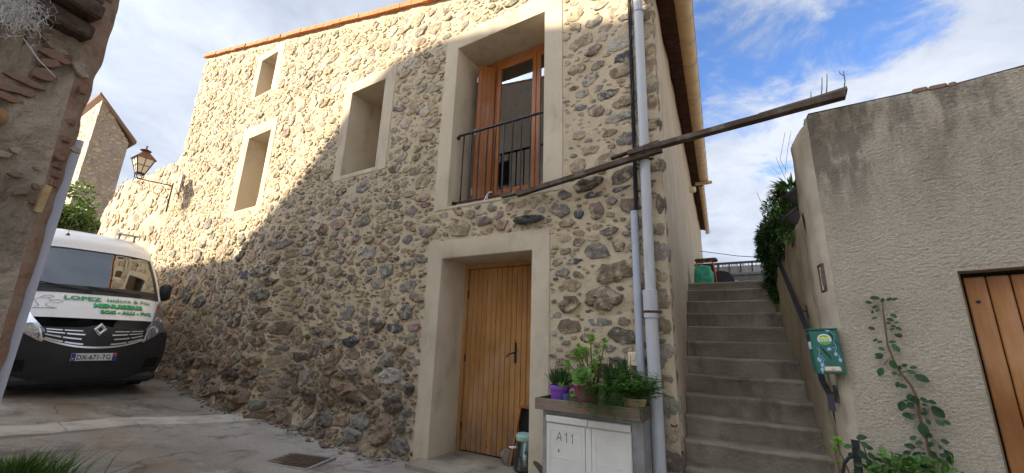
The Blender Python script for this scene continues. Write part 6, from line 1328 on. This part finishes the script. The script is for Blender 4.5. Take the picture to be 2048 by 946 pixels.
for sg in (-1, 1):
    mrr = MB(); mrr.box((-1.36, sg*1.07-.09, 1.52), (-1.18, sg*1.07+.09, 1.86), None, .05); mrr.tube([(-1.3, sg*.9, 1.55), (-1.28, sg*1.02, 1.58)], .035, 8); mo = vb('mirror', mrr, VB, smooth=True, autos=60)
    for xw in (-.95, -4.55):
        wh = vb('wheel', MB().lathe((xw, sg*.86, .34), [(.20, -.10), (.31, -.10), (.34, -.07), (.34, .07), (.31, .10), (.20, .105)], 28, (0, 1, 0)), M['black_cable']); vb('rim', MB().lathe((xw, sg*.86, .34), [(.20, -.08*sg), (.20, .09*sg), (.12, .06*sg), (.001, .07*sg)], 20, (0, 1, 0)), M['steel'], wh)
# number plate
pc = hull(2.05, 0, .02); PFm = Matrix.Translation(pc+Vector((.018, 0, 0))) @ Matrix.Rotation(R_(90), 4, 'Z') @ Matrix.Rotation(R_(86), 4, 'X')
def NP(x, y, d=0.0): return PFm @ Vector((x, y, d))
pl = MB().box((-.26, -.056, -.01), (.26, .056, .002), PFm, .002); plo = vb('number_plate', pl, M['white'], smooth=False)
BL_ = simple('plate_blue', (.02, .06, .38), None, rough=.4); 
for (x0, x1) in ((-.258, -.212), (.212, .258)): vb('blue_band', MB().add([NP(x0, -.053, .0035), NP(x1, -.053, .0035), NP(x1, .053, .0035), NP(x0, .053, .0035)], [(0, 1, 2, 3)]), BL_, plo, smooth=False)
vb('region_mark', MB().add([NP(.216, .005, .005), NP(.254, .005, .005), NP(.254, .046, .005), NP(.216, .046, .005)], [(0, 1, 2, 3)]), simple('plate_red', (.55, .05, .05), None, rough=.4), plo, smooth=False)
vb('lettering', text_mb('F', .04, lambda x, y: NP(-.246+x, -.04+y, .005), .001), M['white'], plo, smooth=False)
vb('lettering', text_mb('DX-671-TG', .098, lambda x, y: NP(-.203+x*.82, -.036+y, .005), .0015), M['black'], plo, smooth=False)
# bonnet lettering follows the sheet metal: x across, y up the bonnet
def BON(x, y, d=.012):
    s = 6.22+y/.245; return hull(s, x/.94, d)
GP = simple('green_letters', (.035, .30, .10), None, rough=.45); DP = simple('dark_green_shadow', (.012, .07, .035), None, rough=.5)
def fine(vf): return vf
def bonnet(s, size, x0, y0, bold, shadow, slope, sx=1.0, skew=0.0):
    if shadow: vb('lettering', text_mb(s, size, lambda x, y: BON(x0+x*sx+.005+skew*y, y0+y-.007+slope*x, .0125), bold+.002, 1.06), DP, smooth=False)
    vb('lettering', text_mb(s, size, lambda x, y: BON(x0+x*sx+skew*y, y0+y+slope*x, .0155), bold, 1.06), GP if not shadow else simple('bright_green_letters', (.04, .48, .13), None, rough=.45), smooth=False)
bonnet('LOPEZ', .135, -.42, .355, .006, False, -.0, 1.05); bonnet('Isidore & Fils', .118, .09, .36, .003, False, .0, .93)
bonnet('MENUISERIE', .115, -.08, .22, .005, True, 0, 1.0); bonnet('BOIS - ALU - PVC', .085, .0, .10, .003, True, 0, 1.02)
# loose line drawing of a craftsman beside the letters
ld = MB()
def dline(pts): ld.tube([BON(x, y, .013) for x, y in pts], .0035, 4)
dline([(-.70, .16), (-.66, .20), (-.69, .27), (-.72, .33), (-.66, .38), (-.58, .37), (-.55, .30), (-.60, .22), (-.56, .17), (-.50, .155)]); dline([(-.72, .15), (-.48, .15)]); dline([(-.66, .38), (-.62, .43), (-.55, .44), (-.52, .40), (-.57, .37)]); dline([(-.72, .33), (-.76, .38), (-.79, .44)]); dline([(-.81, .43), (-.77, .47), (-.75, .44)]); dline([(-.55, .31), (-.47, .33), (-.42, .30), (-.46, .26), (-.54, .27)])
tag(vb('line_drawing', ld, simple('grey_ink', (.2, .21, .22), None, rough=.6)), kind='stuff')

# grit and small rubble along the foot of the wall
mb = MB()
for i in range(420):
    x = rnd.uniform(-12, -4.15); y = FY-foff(x, gz(x, 4.3)+.02)-abs(rnd.gauss(0, .10))-.01; r_ = rnd.uniform(.008, .035)*(1.6 if rnd.random() < .08 else 1); z = gz(x, y)+noise.noise(Vector((x*.9, y*.9, 0)))*.025+r_*.25
    vs = []
    for (a, b, c) in ((1, 0, 0), (-1, 0, 0), (0, 1, 0), (0, -1, 0), (0, 0, 1), (0, 0, -1), (.6, .6, .5), (-.6, .5, .55), (.5, -.6, .5), (-.5, -.6, .5)): k = r_*rnd.uniform(.75, 1.2); vs.append((x+a*k*1.2, y+b*k, z+c*k*.7))
    mb.col = tuple(c*rnd.uniform(.7, 1.2) for c in rnd.choice((TAN, GREY, BROWN)))
    mb.add(vs, [(0, 2, 6), (2, 4, 6), (4, 0, 6), (2, 1, 7), (1, 4, 7), (4, 2, 7), (0, 8, 3), (0, 4, 8), (4, 3, 8), (1, 3, 9), (3, 4, 9), (4, 1, 9), (0, 3, 5), (3, 1, 5), (1, 2, 5), (2, 0, 5)])
tag(build('rubble', mb, M['stone'], base=(-7, 4, .2)), 'loose grit and broken stone lying along the wall foot', None, None, 'stuff')
